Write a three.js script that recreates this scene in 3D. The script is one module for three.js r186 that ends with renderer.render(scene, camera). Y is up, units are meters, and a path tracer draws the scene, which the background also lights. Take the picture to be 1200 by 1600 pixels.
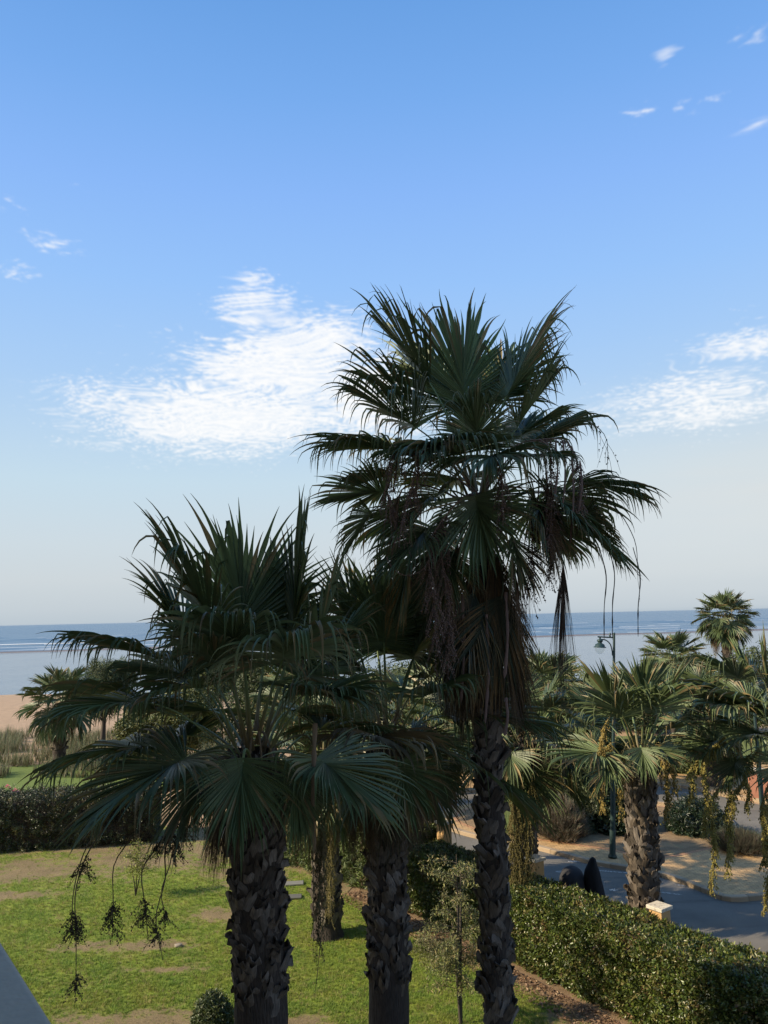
import * as THREE from 'three';
import { mergeGeometries, mergeVertices, toCreasedNormals } from 'three/addons/utils/BufferGeometryUtils.js';
import { ConvexGeometry } from 'three/addons/geometries/ConvexGeometry.js';
import { RoundedBoxGeometry } from 'three/addons/geometries/RoundedBoxGeometry.js';
import { createNoise2D, createNoise3D } from 'simplex-noise';

/* ---------- random numbers and noise, all seeded ---------- */
function rngOf(seed) { let a = seed >>> 0; return () => { a = (a + 0x6D2B79F5) | 0; let t = Math.imul(a ^ (a >>> 15), 1 | a); t = (t + Math.imul(t ^ (t >>> 7), 61 | t)) ^ t; return ((t ^ (t >>> 14)) >>> 0) / 4294967296; }; }
const noise2 = createNoise2D(rngOf(11)), noise3 = createNoise3D(rngOf(12));
const fbm2 = (x, y, n = 4) => { let s = 0, a = 0.5, f = 1; for (let i = 0; i < n; i++) { s += a * noise2(x * f, y * f); a *= 0.5; f *= 2.03; } return s; };
const V = (x = 0, y = 0, z = 0) => new THREE.Vector3(x, y, z);
const UP = V(0, 1, 0);
const smooth = THREE.MathUtils.smoothstep, lerp = THREE.MathUtils.lerp, clamp = THREE.MathUtils.clamp;

/* ---------- camera ---------- */
const scene = new THREE.Scene();
const EYE = 7.5, PITCH = 7.75, ROLL = -1.3;
const camera = new THREE.PerspectiveCamera(67.2, 0.75, 0.05, 40000);
camera.position.set(0, EYE, 0);
camera.rotation.order = 'YXZ';
camera.rotation.set(PITCH * Math.PI / 180, 0, ROLL * Math.PI / 180);
camera.updateMatrixWorld(true);
scene.add(camera);

/* photo pixel (1200 x 1600) to a direction, to a point on level y, to a point at horizontal distance d */
const F = 800 / Math.tan(67.2 * Math.PI / 360);
const ray = (px, py) => V((px - 600) / F, (800 - py) / F, -1).applyQuaternion(camera.quaternion);
const onLevel = (px, py, y = 0) => { const r = ray(px, py); return r.multiplyScalar((y - EYE) / r.y).add(camera.position); };
const atDepth = (px, py, d) => { const r = ray(px, py); return r.multiplyScalar(d / -r.z).add(camera.position); };

/* ---------- sky ---------- */
const EXPOSURE = 1.42;
const SUN_DIR = V(-1, 0, 0.2).normalize().multiplyScalar(Math.cos(0.56)).add(V(0, Math.sin(0.56), 0)).normalize();
const lin = (c) => { c /= 255; return c <= 0.04045 ? c / 12.92 : Math.pow((c + 0.055) / 1.055, 2.4); };
function buildSky() {
  const W = 4096, H = 2048, data = new Float32Array(W * H * 4);
  const stops = [[-90, 170, 184, 196], [0, 188, 200, 209], [1, 197, 207, 214], [3, 206, 215, 220], [5.5, 206, 219, 227], [10, 198, 221, 236], [17, 172, 207, 245], [24, 152, 196, 250], [30, 138, 184, 248], [36, 120, 172, 238], [42, 105, 160, 227], [60, 98, 154, 222], [90, 96, 152, 219]].map((s) => [s[0], lin(s[1]), lin(s[2]), lin(s[3])]);
  // cloud banks on a layer far above: centre azimuth (degrees right of the view), centre elevation, half width, half height, strength
  const banks = [[-12, 14.9, 11, 3.4, 1.12], [-8, 18.3, 8, 3.7, 1.08], [-4.5, 20.3, 5.5, 2.5, 0.95], [-9.5, 22.2, 4.2, 2.3, 0.92], [-9.5, 24.4, 2.2, 1.1, 0.74], [-19.5, 15.6, 5.2, 2.2, 0.8], [-20, 12.6, 4.5, 0.9, 0.62], [-1, 16, 7, 4.6, 1.0],
    [23, 14.3, 9, 2.7, 0.86], [26.5, 17.5, 5, 1.4, 0.8], [16, 14.3, 3.5, 1.2, 0.55], [23.5, 16.9, 2, 0.5, 0.55], [44, 17, 16, 5, 0.9], [20.5, 33.1, 2.4, 0.6, 0.5], [24, 32.8, 2.8, 0.6, 0.48], [22.5, 35.7, 1.2, 0.7, 0.52], [28, 35.5, 2, 0.8, 0.52], [28, 30.7, 2, 0.7, 0.52], [-24, 25.5, 2.8, 1.0, 0.55], [-26.6, 23.2, 2.4, 0.9, 0.54], [-27, 27.4, 2.4, 0.9, 0.48], [-21.8, 29, 2, 0.6, 0.44],
    [-62, 19, 14, 5, 0.8], [-95, 28, 12, 5, 0.6], [80, 24, 16, 6, 0.8], [115, 15, 15, 5, 0.8], [150, 24, 16, 6, 0.75], [-140, 18, 18, 6, 0.8], [180, 38, 12, 4, 0.5], [-60, 40, 10, 3, 0.45], [70, 44, 10, 3, 0.45]];
  const hazes = [[30, 7.5, 22, 5.5, 1.0], [100, 6, 30, 5, 0.5], [170, 6, 40, 5, 0.5], [-110, 6, 40, 5, 0.5]];
  const gauss = (d2) => Math.exp(-d2);
  for (let j = 0; j < H; j++) {
    const el = ((j + 0.5) / H - 0.5) * 180;
    let k = 0; while (k < stops.length - 2 && stops[k + 1][0] < el) k++;
    const a = stops[k], b = stops[k + 1], t = clamp((el - a[0]) / (b[0] - a[0]), 0, 1);
    const r0 = lerp(a[1], b[1], t), g0 = lerp(a[2], b[2], t), b0 = lerp(a[3], b[3], t);
    const er = el * Math.PI / 180, tanE = Math.tan(Math.max(er, 0.03)), R = 1 / tanE;
    for (let i = 0; i < W; i++) {
      let r = r0, g = g0, bl = b0;
      if (el > 0.2) {
        const phi = ((i + 0.5) / W - 0.5) * 2 * Math.PI;               // atan2(z, x)
        let az = (phi + Math.PI / 2) * 180 / Math.PI; if (az > 180) az -= 360;
        let m = 0, hz = 0;
        for (const c of banks) { let da = az - c[0]; if (da > 180) da -= 360; if (da < -180) da += 360; const d2 = (da / c[2]) ** 2 + ((el - c[1]) / c[3]) ** 2; if (d2 < 5) m = Math.max(m, c[4] * gauss(d2 * 0.9)); }
        for (const c of hazes) { let da = az - c[0]; if (da > 180) da -= 360; if (da < -180) da += 360; const d2 = (da / c[2]) ** 2 + ((el - c[1]) / c[3]) ** 2; if (d2 < 6) hz = Math.max(hz, c[4] * gauss(d2)); }
        let cov = 0;
        if (m > 0.02) {
          const x = R * Math.cos(phi), z = R * Math.sin(phi);
          const wx = x + 0.10 * noise2(x * 2.1, z * 2.1), wz = z + 0.10 * noise2(x * 2.1 + 9, z * 2.1 + 4);
          const big = fbm2(wx * 1.1 + 3, wz * 1.1, 5);                              // ragged outline
          const rip = noise2(wx * 4 + wz * 3.4, wz * 15 - wx * 3.0) * 0.55 + noise2(wx * 9 - 2 + wz * 5, wz * 31 - wx * 6) * 0.35 + noise2(wx * 34, wz * 60) * 0.22;      // streaks and ripples
          const fine = fbm2(wx * 12, wz * 17, 4);
          const flecks = fbm2(wx * 15 + 4, wz * 30 - wx * 5, 4), puffs = noise2(wx * 7.5 + wz * 2, wz * 13 - wx * 4);
          const dens = m * 1.62 + big * 0.42 + fine * 0.42 + rip * 0.22 + flecks * 0.40 + puffs * 0.16 - 0.66;
          cov = smooth(dens, 0.02, 0.85) * Math.min(1, 0.3 + m * 0.75);
          cov = clamp(cov * (0.90 + 0.20 * rip + 0.26 * flecks + 0.12 * puffs), 0, 1);
        }
        if (hz > 0.01) { const q = hz * (0.85 + 0.15 * fbm2(az * 0.05, el * 0.5, 3)); r = lerp(r, lin(218), q); g = lerp(g, lin(224), q); bl = lerp(bl, lin(226), q); }
        if (cov > 0) { r = lerp(r, 0.98, cov); g = lerp(g, 0.99, cov); bl = lerp(bl, 1.0, cov); }
        const cs = Math.cos(er) * Math.cos(phi) * SUN_DIR.x + Math.sin(er) * SUN_DIR.y + Math.cos(er) * Math.sin(phi) * SUN_DIR.z; if (cs > 0) { const au = 1.1 * Math.pow(cs, 10) + 3.0 * Math.pow(cs, 90); r += au; g += au * 0.93; bl += au * 0.82; }   // brighter air round the sun
      }
      const q = (j * W + i) * 4; data[q] = r / EXPOSURE; data[q + 1] = g / EXPOSURE; data[q + 2] = bl / EXPOSURE; data[q + 3] = 1;
    }
  }
  const tex = new THREE.DataTexture(data, W, H, THREE.RGBAFormat, THREE.FloatType);
  tex.mapping = THREE.EquirectangularReflectionMapping; tex.magFilter = THREE.LinearFilter; tex.needsUpdate = true;
  return tex;
}
const skyTexture = buildSky();
scene.background = skyTexture; scene.environment = skyTexture;

/* ---------- sun and exposure ---------- */
const sun = new THREE.DirectionalLight(new THREE.Color().setRGB(1, 0.84, 0.60), 5);
sun.position.copy(SUN_DIR).multiplyScalar(120).add(V(5, 0, -25)); sun.target.position.set(5, 0, -25);
sun.castShadow = true; sun.shadow.radius = 1.2; sun.shadow.mapSize.set(4096, 4096);
Object.assign(sun.shadow.camera, { left: -60, right: 60, top: 50, bottom: -50, near: 1, far: 300 });
scene.add(sun, sun.target);
const renderer = new THREE.WebGLRenderer({ antialias: true });
renderer.setSize(768, 1024); renderer.shadowMap.enabled = true;
renderer.toneMapping = THREE.LinearToneMapping; renderer.toneMappingExposure = EXPOSURE;

/* ---------- helpers that make named objects ---------- */
const taken = {};
function numbered(name) { const n = taken[name] = (taken[name] ?? -1) + 1; return n ? name + '_' + String(n).padStart(3, '0') : name; }
function tag(o, label, category, group, kind) { if (label) o.userData.label = label; if (category) o.userData.category = category; if (group) o.userData.group = group; if (kind) o.userData.kind = kind; return o; }
function meshOf(name, geometry, material, parent) { const m = new THREE.Mesh(geometry, material); m.name = parent === scene || !parent ? numbered(name) : name; m.castShadow = m.receiveShadow = true; (parent ?? scene).add(m); return m; }
function thing(name, at, label, category, group) { const g = new THREE.Group(); g.name = numbered(name); g.position.copy(at); scene.add(g); return tag(g, label, category, group); }
function structure(name, geometry, material) { const m = meshOf(name, geometry, material, scene); m.userData.kind = 'structure'; return m; }
function copies(name, geometry, material, matrices, parent, colors) {
  const m = new THREE.InstancedMesh(geometry, material, matrices.length); m.name = name; m.castShadow = m.receiveShadow = true;
  matrices.forEach((x, i) => m.setMatrixAt(i, x)); if (colors) colors.forEach((c, i) => m.setColorAt(i, c));
  m.userData.kind = 'stuff'; parent.add(m); return m;
}
const rgb = (r, g, b) => new THREE.Color().setRGB(r, g, b);
const mat = (c, roughness = 0.8, more = {}) => new THREE.MeshStandardMaterial({ color: c, roughness, ...more });
function texture(size, fn, srgb = false, h = size) {        // fn(u, v) -> [r, g, b] 0..1 linear, stored as bytes
  const d = new Uint8Array(size * h * 4);
  for (let j = 0; j < h; j++) for (let i = 0; i < size; i++) { const c = fn(i / size, j / h), q = (j * size + i) * 4; for (let k = 0; k < 3; k++) { let x = clamp(c[k] ?? c[0], 0, 1); if (srgb) x = x <= 0.0031308 ? x * 12.92 : 1.055 * Math.pow(x, 1 / 2.4) - 0.055; d[q + k] = x * 255; } d[q + 3] = 255; }
  const t = new THREE.DataTexture(d, size, h, THREE.RGBAFormat); t.wrapS = t.wrapT = THREE.RepeatWrapping; t.magFilter = THREE.LinearFilter; t.minFilter = THREE.LinearMipmapLinearFilter; t.generateMipmaps = true;
  if (srgb) t.colorSpace = THREE.SRGBColorSpace; t.needsUpdate = true; return t;
}
// a mesh being filled: vertices with colour, triangles
class Build {
  constructor() { this.p = []; this.c = []; this.i = []; }
  v(a, c) { this.p.push(a.x, a.y, a.z); this.c.push(c[0], c[1], c[2]); return this.p.length / 3 - 1; }
  tri(a, b, c) { this.i.push(a, b, c); }
  tube(points, radii, c, sides = 6, flat = 1) {
    let prev = null; const n = points.length; let side = null;
    for (let k = 0; k < n; k++) {
      const t = points[Math.min(k + 1, n - 1)].clone().sub(points[Math.max(k - 1, 0)]).normalize();
      if (!side) side = (Math.abs(t.y) < 0.95 ? V().crossVectors(t, UP) : V(1, 0, 0).addScaledVector(t, -t.x)).normalize();
      side.addScaledVector(t, -side.dot(t)).normalize(); const up = V().crossVectors(side, t).normalize(), row = [];
      const col = typeof c === 'function' ? c(k / (n - 1)) : c;
      for (let s = 0; s < sides; s++) { const a = s / sides * Math.PI * 2; row.push(this.v(points[k].clone().addScaledVector(side, Math.cos(a) * radii[k]).addScaledVector(up, Math.sin(a) * radii[k] * flat), col)); }
      if (prev) for (let s = 0; s < sides; s++) { const s2 = (s + 1) % sides; this.tri(prev[s], row[s], prev[s2]); this.tri(prev[s2], row[s], row[s2]); }
      prev = row;
    }
  }
  bead(at, r, c, stretch = 1) { const k = [V(r, 0, 0), V(-r * 0.5, 0, r * 0.87), V(-r * 0.5, 0, -r * 0.87), V(0, r * stretch, 0), V(0, -r * stretch, 0)].map((q) => this.v(q.add(at), c)); this.tri(k[0], k[3], k[2]); this.tri(k[2], k[3], k[1]); this.tri(k[1], k[3], k[0]); this.tri(k[2], k[4], k[0]); this.tri(k[1], k[4], k[2]); this.tri(k[0], k[4], k[1]); }
  done() {
    const g = new THREE.BufferGeometry(); g.setAttribute('position', new THREE.Float32BufferAttribute(this.p, 3)); g.setAttribute('color', new THREE.Float32BufferAttribute(this.c, 3)); g.setIndex(this.i); g.computeVertexNormals(); return g;
  }
}

/* ====================================================== the setting ====================================================== */
// flat polygon sheet with uv in metres; pts are world points (x, z used)
function sheet(pts, y, holes = []) {
  const s = new THREE.Shape(pts.map((p) => new THREE.Vector2(p.x, -p.z)));
  for (const h of holes) s.holes.push(new THREE.Path(h.map((p) => new THREE.Vector2(p.x, -p.z))));
  const g = new THREE.ShapeGeometry(s); g.rotateX(-Math.PI / 2); g.translate(0, y, 0);
  const p = g.attributes.position, uv = new Float32Array(p.count * 2);
  for (let i = 0; i < p.count; i++) { uv[i * 2] = p.getX(i); uv[i * 2 + 1] = -p.getZ(i); }
  g.setAttribute('uv', new THREE.BufferAttribute(uv, 2)); return g;
}
function curveThrough(pts, n, closed = false) { return new THREE.CatmullRomCurve3(pts, closed, 'centripetal').getSpacedPoints(n); }
const rep = (t, m) => { const c = t.clone(); c.repeat.set(1 / m, 1 / m); c.needsUpdate = true; return c; };
// tiling noise on a square: blend of shifted noise
const tile = (f, u, v) => { const a = f(u, v), b = f(u - 1, v), c = f(u, v - 1), d = f(u - 1, v - 1); return lerp(lerp(a, b, u), lerp(c, d, u), v); };

const grainBump = texture(512, (u, v) => { const q = 0.5 + 0.4 * tile((x, y) => fbm2(x * 40, y * 40, 4), u, v); return [q, q, q]; });
const sandMap = texture(512, (u, v) => { const q = tile((x, y) => fbm2(x * 7, y * 7, 5), u, v), s = tile((x, y) => noise2(x * 90, y * 90), u, v); const k = 0.9 + 0.22 * q + 0.1 * s; return [0.40 * k, 0.27 * k, 0.165 * k]; }, true);
const soilMap = texture(512, (u, v) => { const q = tile((x, y) => fbm2(x * 6 + 40, y * 6, 5), u, v), s = tile((x, y) => noise2(x * 110, y * 110), u, v); const k = 0.9 + 0.45 * q + 0.2 * s; return [0.235 * k, 0.155 * k, 0.085 * k]; }, true);
const strawMap = texture(512, (u, v) => { const q = tile((x, y) => fbm2(x * 6 + 70, y * 6, 5), u, v), s = tile((x, y) => noise2(x * 160, y * 160), u, v), w = tile((x, y) => noise2(x * 45 + 20, y * 90), u, v); const k = 0.85 + 0.5 * q + 0.3 * s + 0.15 * w; const gr = smooth(q, 0.2, 0.5) * 0.25; return [0.30 * k * (1 - gr), 0.20 * k * (1 - gr * 0.4), 0.105 * k * (1 - gr * 0.6)]; }, true);
const asphaltMap = texture(512, (u, v) => { const q = tile((x, y) => fbm2(x * 4, y * 4, 5), u, v), s = tile((x, y) => noise2(x * 210, y * 210), u, v), p = tile((x, y) => fbm2(x * 2 + 30, y * 9, 3), u, v); const k = 1 + 0.35 * q + 0.25 * s - 0.22 * smooth(p, 0.15, 0.5); return [0.140 * k, 0.127 * k, 0.106 * k]; }, true);
// block paving, too small here to pick apart
const paveMap = texture(1024, (u, v) => {
  const n = 10, y = v * n * 2, row = Math.floor(y), x = u * n + (row % 2) * 0.5, cx = Math.floor(x), fx = x - cx, fy = y - row;
  const h = Math.abs(Math.sin(cx % n * 127.1 + row * 311.7) * 43758.5) % 1, joint = Math.min(fx, 1 - fx) < 0.035 || Math.min(fy, 1 - fy) < 0.06;
  const dirt = fbm2(u * 5, v * 5, 3), k = (joint ? 0.62 : 0.88 + 0.26 * h) * (1 + 0.28 * dirt);
  return [0.45 * k, 0.285 * k, 0.13 * k];
}, true);
const paveBump = texture(1024, (u, v) => { const n = 10, y = v * n * 2, row = Math.floor(y), x = u * n + (row % 2) * 0.5, fx = x - Math.floor(x), fy = y - row; const e = Math.min(smooth(Math.min(fx, 1 - fx), 0.01, 0.06), smooth(Math.min(fy, 1 - fy), 0.02, 0.12)); return [e, e, e]; });

const M = {
  sand: mat('#ffffff', 0.95, { map: rep(sandMap, 9), bumpMap: rep(grainBump, 1.5), bumpScale: 0.03 }),
  soil: mat('#ffffff', 0.95, { map: rep(soilMap, 3.1), bumpMap: rep(grainBump, 0.8), bumpScale: 0.03 }),
  straw: mat('#ffffff', 0.95, { map: rep(strawMap, 4.3), bumpMap: rep(grainBump, 0.7), bumpScale: 0.03 }),
  asphalt: mat('#ffffff', 0.85, { map: rep(asphaltMap, 7), bumpMap: rep(grainBump, 0.5), bumpScale: 0.006 }),
  paving: mat('#ffffff', 0.85, { map: rep(paveMap, 2), bumpMap: rep(paveBump, 2), bumpScale: 0.006 }),
  kerb: [0.33, 0.28, 0.36].map((k) => mat(rgb(k, k * 0.74, k * 0.47), 0.9, { bumpMap: rep(grainBump, 0.4), bumpScale: 0.006 })),
};

/* ground: one sheet, falling to the beach */
{
  const xs = 90, zs = 80, g = new THREE.PlaneGeometry(1, 1, xs, zs), p = g.attributes.position, uv = g.attributes.uv;
  for (let i = 0; i < p.count; i++) {
    const u = p.getX(i) + 0.5, v = 0.5 - p.getY(i), x = lerp(-170, 190, u), z = lerp(40, -130, v);
    let y = -0.03; const shore = -z + x * 0.12;
    y -= 1.6 * smooth(shore, 66, 120);
    if (shore > 48) y += 0.10 * fbm2(x * 0.12, z * 0.12, 3) * smooth(shore, 48, 60);
    p.setXYZ(i, x, y, z); uv.setXY(i, x, -z);
  }
  g.computeVertexNormals();
  structure('beach_ground', g, M.sand);
}

/* garden soil strip under hedge and lawn */
const hedgeA = onLevel(804, 1509), hedgeB = onLevel(978, 1596);          // foot of the hedge on the garden side
const HD = hedgeB.clone().sub(hedgeA).setY(0).normalize();                 // along the hedge, towards the camera
const HN = V(-HD.z, 0, HD.x); if (HN.x < 0) HN.negate();                   // from the garden to the street
const alongHedge = (s, off = 0, y = 0) => hedgeA.clone().addScaledVector(HD, s).addScaledVector(HN, off).setY(y);

// lawn with bare patches; the same field decides where blades grow
const patches = [[60, 1358, 170, 20], [230, 1345, 170, 18], [390, 1365, 70, 20], [250, 1322, 280, 22], [200, 1478, 120, 9], [330, 1430, 60, 12], [215, 1595, 170, 22], [330, 1300, 120, 30], [440, 1330, 60, 26], [20, 1400, 60, 9], [250, 1515, 70, 5], [470, 1600, 60, 14], [900, 1590, 60, 16], [700, 1440, 30, 10]].map(([x, y, w, h]) => { const c = onLevel(x, y), a = onLevel(x + w, y), b = onLevel(x, y - h); return [c.x, c.z, Math.abs(a.x - c.x), Math.abs(b.z - c.z)]; });
const bare = (x, z) => { let m = 0; for (const [cx, cz, w, h] of patches) m = Math.max(m, Math.exp(-(((x - cx) / w) ** 2 + ((z - cz) / h) ** 2))); const s = V(x, 0, z).sub(hedgeA).dot(HN); m = Math.max(m, smooth(s, -1.0, -0.35)); return smooth(m + 0.5 * fbm2(x * 0.55, z * 0.55, 4) + 0.32 * noise2(x * 3, z * 3) + 0.2 * noise2(x * 11, z * 11), 0.12, 0.95); };
const LX0 = -16, LX1 = 7, LZ0 = -31, LZ1 = -12.5;
const lawnMap = texture(1024, (u, v) => {
  const x = lerp(LX0, LX1, u), z = lerp(LZ1, LZ0, v), b = bare(x, z), n = fbm2(x * 0.9 + 5, z * 0.9, 4), s = noise2(x * 19, z * 19), t = noise2(x * 47, z * 47);
  const k = 1 + 0.22 * n + 0.25 * s + 0.25 * t, g = [0.17 * k, 0.225 * k, 0.015 * k], d = [0.21 * k, 0.155 * k, 0.075 * k], yl = smooth(n + 0.3 * s, 0.15, 0.55) * 0.5;
  return [0, 1, 2].map((c) => lerp(lerp(g[c], [0.23, 0.225, 0.04][c] * k, yl), d[c], b));
}, true);
const lawnEdge = [V(LX0, 0, LZ1), alongHedge(5.2, -0.5), alongHedge(0, -0.45), alongHedge(-6, -0.5), onLevel(560, 1375), onLevel(440, 1300), V(-9, 0, LZ0 + 1), V(LX0, 0, LZ0 + 0.5)];
{
  const g = sheet(lawnEdge, 0.0), p = g.attributes.position, uv = g.attributes.uv;
  for (let i = 0; i < p.count; i++) uv.setXY(i, (p.getX(i) - LX0) / (LX1 - LX0), (LZ1 - p.getZ(i)) / (LZ1 - LZ0));
  structure('lawn', g, mat('#ffffff', 0.95, { map: lawnMap, bumpMap: (() => { const c = grainBump.clone(); c.repeat.set(30, 30); c.needsUpdate = true; return c; })(), bumpScale: 0.03 }));
}
{ structure('garden_soil', sheet([V(-18, 0, 12), V(13, 0, 2), alongHedge(14, 0.9), alongHedge(0, 0.9), alongHedge(-14, 0.9), V(-22, 0, -38), V(-40, 0, -38)], -0.012), M.soil); }

/* grass blades */
{
  const blade = new Build(), r = rngOf(5);
  for (let k = 0; k < 9; k++) { const a = r() * 6.28, l = 0.03 + r() * 0.035, o = V(Math.cos(a * 3) * 0.035 * r(), 0, Math.sin(a * 3) * 0.035 * r()), lean = V(Math.cos(a), 0, Math.sin(a)).multiplyScalar(l * (0.3 + r() * 0.7)), w = V(-Math.sin(a), 0, Math.cos(a)).multiplyScalar(0.0035); const c = [1, 1, 1]; const i0 = blade.v(o.clone().sub(w), c), i1 = blade.v(o.clone().add(w), c), i2 = blade.v(o.clone().add(lean).setY(l), c); blade.tri(i0, i1, i2); }
  const ms = [], cs = [], m4 = new THREE.Matrix4(), inside = (x, z) => { let c = false; for (let i = 0, j = lawnEdge.length - 1; i < lawnEdge.length; j = i++) { const A = lawnEdge[i], B = lawnEdge[j]; if ((A.z > z) !== (B.z > z) && x < (B.x - A.x) * (z - A.z) / (B.z - A.z) + A.x) c = !c; } return c; };
  const N = 110000;
  for (let k = 0; k < N; k++) {
    const z = lerp(-14.5, -30, Math.pow(r(), 1.5)), x = lerp(-0.53 * -z - 0.3, 4.8, r()), b = bare(x, z);
    if (!inside(x, z) || r() < b * 0.93) continue;
    const s = (0.6 + r() * 0.55) * (1 - 0.4 * b); m4.makeRotationY(r() * 6.28).scale(V(s, s, s)).setPosition(x, 0, z); ms.push(m4.clone());
    const n = fbm2(x * 0.9 + 5, z * 0.9, 3), dry = r() < 0.10 + 0.35 * b + 0.12 * n; const kk = 0.75 + r() * 0.5; cs.push(dry ? rgb(0.32 * kk, 0.26 * kk, 0.10 * kk) : rgb((0.19 + 0.06 * n) * kk, 0.265 * kk, 0.02 * kk));
  }
  const g = new THREE.Group(); g.name = 'grass'; scene.add(g); tag(g, 'short green grass of the garden lawn with dry brown patches', 'grass', null, 'stuff');
  copies('grass_blade', blade.done(), new THREE.MeshPhysicalMaterial({ color: '#fff', roughness: 0.8, transmission: 0.3, thickness: 0 }), ms, g, cs);
}

/* road: a carriageway by the hedge, turning round the head of a paved island and coming back beyond it */
const roadPts = [V(30, 0, -4), onLevel(1260, 1560), ...[10, 5, 0, -5, -9].map((s) => alongHedge(s, 2.15)), onLevel(600, 1282), onLevel(440, 1262), onLevel(300, 1245), onLevel(300, 1226), onLevel(560, 1236), onLevel(700, 1238), onLevel(860, 1226), onLevel(1040, 1226), onLevel(1210, 1262), V(40, 0, -30)];
structure('road', sheet(roadPts, 0.0), M.asphalt);
structure('near_pavement', sheet([alongHedge(16, 0.9), alongHedge(16, 2.1), alongHedge(-9, 2.1), alongHedge(-16, 2.1), alongHedge(-16, 0.9)], 0.006), M.paving);
/* island: kerb line in photo pixels, clockwise from the dark kerb at the right */
const islandPx = [[1250, 1396], [1200, 1398], [1135, 1401], [1100, 1388], [1040, 1366], [990, 1356], [930, 1346], [880, 1333], [820, 1318], [760, 1308], [715, 1297], [686, 1283], [682, 1272], [700, 1262], [735, 1254], [800, 1249], [900, 1247], [1000, 1250], [1090, 1259], [1130, 1270], [1148, 1284], [1164, 1299], [1200, 1313], [1250, 1322]];
const island = curveThrough(islandPx.map(([x, y]) => onLevel(x, y, 0.12)), 150, true);
const inset = (pts, d) => pts.map((p, i) => { const a = pts[(i + pts.length - 1) % pts.length], b = pts[(i + 1) % pts.length], t = b.clone().sub(a).setY(0).normalize(); return p.clone().add(V(-t.z, 0, t.x).multiplyScalar(d * island.turn)); });
{ let area = 0; island.forEach((p, i) => { const q = island[(i + 1) % island.length]; area += p.x * q.z - q.x * p.z; }); island.turn = area > 0 ? 1 : -1; }
{
  const inner = inset(island, 0.18), top = structure('paved_island', sheet(inner, 0.115), M.paving);
  // kerb stones, about a metre each
  const total = island.length, step = 3;
  for (let k = 0; k + step <= total; k += step) {
    const idx = []; for (let j = 0; j <= step; j++) idx.push((k + j) % total);
    const pos = [], gap = 0.006, ind = []; let q = 0;
    idx.forEach((id, j) => {
      const o = island[id].clone(), n = inner[id].clone(); if (j === 0 || j === step) { const nb = island[idx[j === 0 ? 1 : step - 1]], d = nb.clone().sub(o).setY(0).normalize().multiplyScalar(gap); o.add(d); n.add(d); }
      const out = o.clone().sub(n).setY(0).normalize();
      for (const [p, y] of [[n, -0.02], [n, 0.124], [o.clone().addScaledVector(out, -0.02), 0.124], [o, 0.106], [o.clone().addScaledVector(out, 0.01), -0.02]]) pos.push(p.x, y, p.z);
      if (j) for (let s = 0; s < 4; s++) { const a = (j - 1) * 5 + s; ind.push(a, a + 1, a + 5, a + 1, a + 6, a + 5); }
      q++;
    });
    const e = (q - 1) * 5; ind.push(0, 1, 2, 0, 2, 3, 0, 3, 4, e, e + 2, e + 1, e, e + 3, e + 2, e, e + 4, e + 3);
    const g0 = new THREE.BufferGeometry(); g0.setAttribute('position', new THREE.Float32BufferAttribute(pos, 3)); g0.setIndex(ind);
    const g = g0.toNonIndexed(); g.computeVertexNormals(); g.setAttribute('uv', new THREE.Float32BufferAttribute([...Array(g.attributes.position.count)].flatMap((_, i) => [g.attributes.position.getX(i), g.attributes.position.getZ(i) + g.attributes.position.getY(i)]), 2));
    meshOf('kerb_stone', g, M.kerb[(k / step * 7) % 3], top);
  }
  // planted part of the island, dry straw ground, with a border of darker pavers round it
  const bedPx = [[1085, 1328], [1020, 1338], [955, 1326], [900, 1318], [850, 1311], [780, 1302], [735, 1290], [716, 1279], [722, 1268], [752, 1260], [820, 1256], [900, 1255], [1000, 1258], [1080, 1267], [1110, 1280], [1128, 1300], [1120, 1318]];
  const bed = curveThrough(bedPx.map(([x, y]) => onLevel(x, y, 0.13)), 90, true);
  const border = inset(bed, -0.16);
  structure('planting_border', sheet(border, 0.121, [bed]), mat(rgb(0.30, 0.185, 0.12), 0.9, { map: rep(paveMap, 2), color: rgb(0.85, 0.72, 0.8) }));
  structure('planting_bed', sheet(bed, 0.129), M.straw);
}
/* pavement beyond the road, with its kerb */
{
  const edge = curveThrough([[300, 1224], [450, 1229], [600, 1235], [700, 1236], [800, 1229], [900, 1222], [980, 1221], [1060, 1226], [1130, 1238], [1230, 1256]].map(([x, y]) => onLevel(x, y, 0.12)), 60);
  const back = [V(45, 0, -33), V(30, 0, -42), onLevel(1000, 1208), onLevel(860, 1200), onLevel(700, 1206), onLevel(500, 1204), onLevel(300, 1206)];
  const p = structure('far_pavement', sheet([...edge.map((q) => q.clone()), ...back], 0.12), M.paving);
  for (let k = 0; k < edge.length - 1; k++) { const a = edge[k], b = edge[k + 1], d = b.clone().sub(a), g = new RoundedBoxGeometry(d.length() - 0.012, 0.16, 0.16, 1, 0.015); const m = meshOf('kerb_stone', g, M.kerb[(k * 5) % 3], p); m.position.copy(a).lerp(b, 0.5).setY(0.047); m.rotation.y = Math.atan2(-d.z, d.x); }
}
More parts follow.
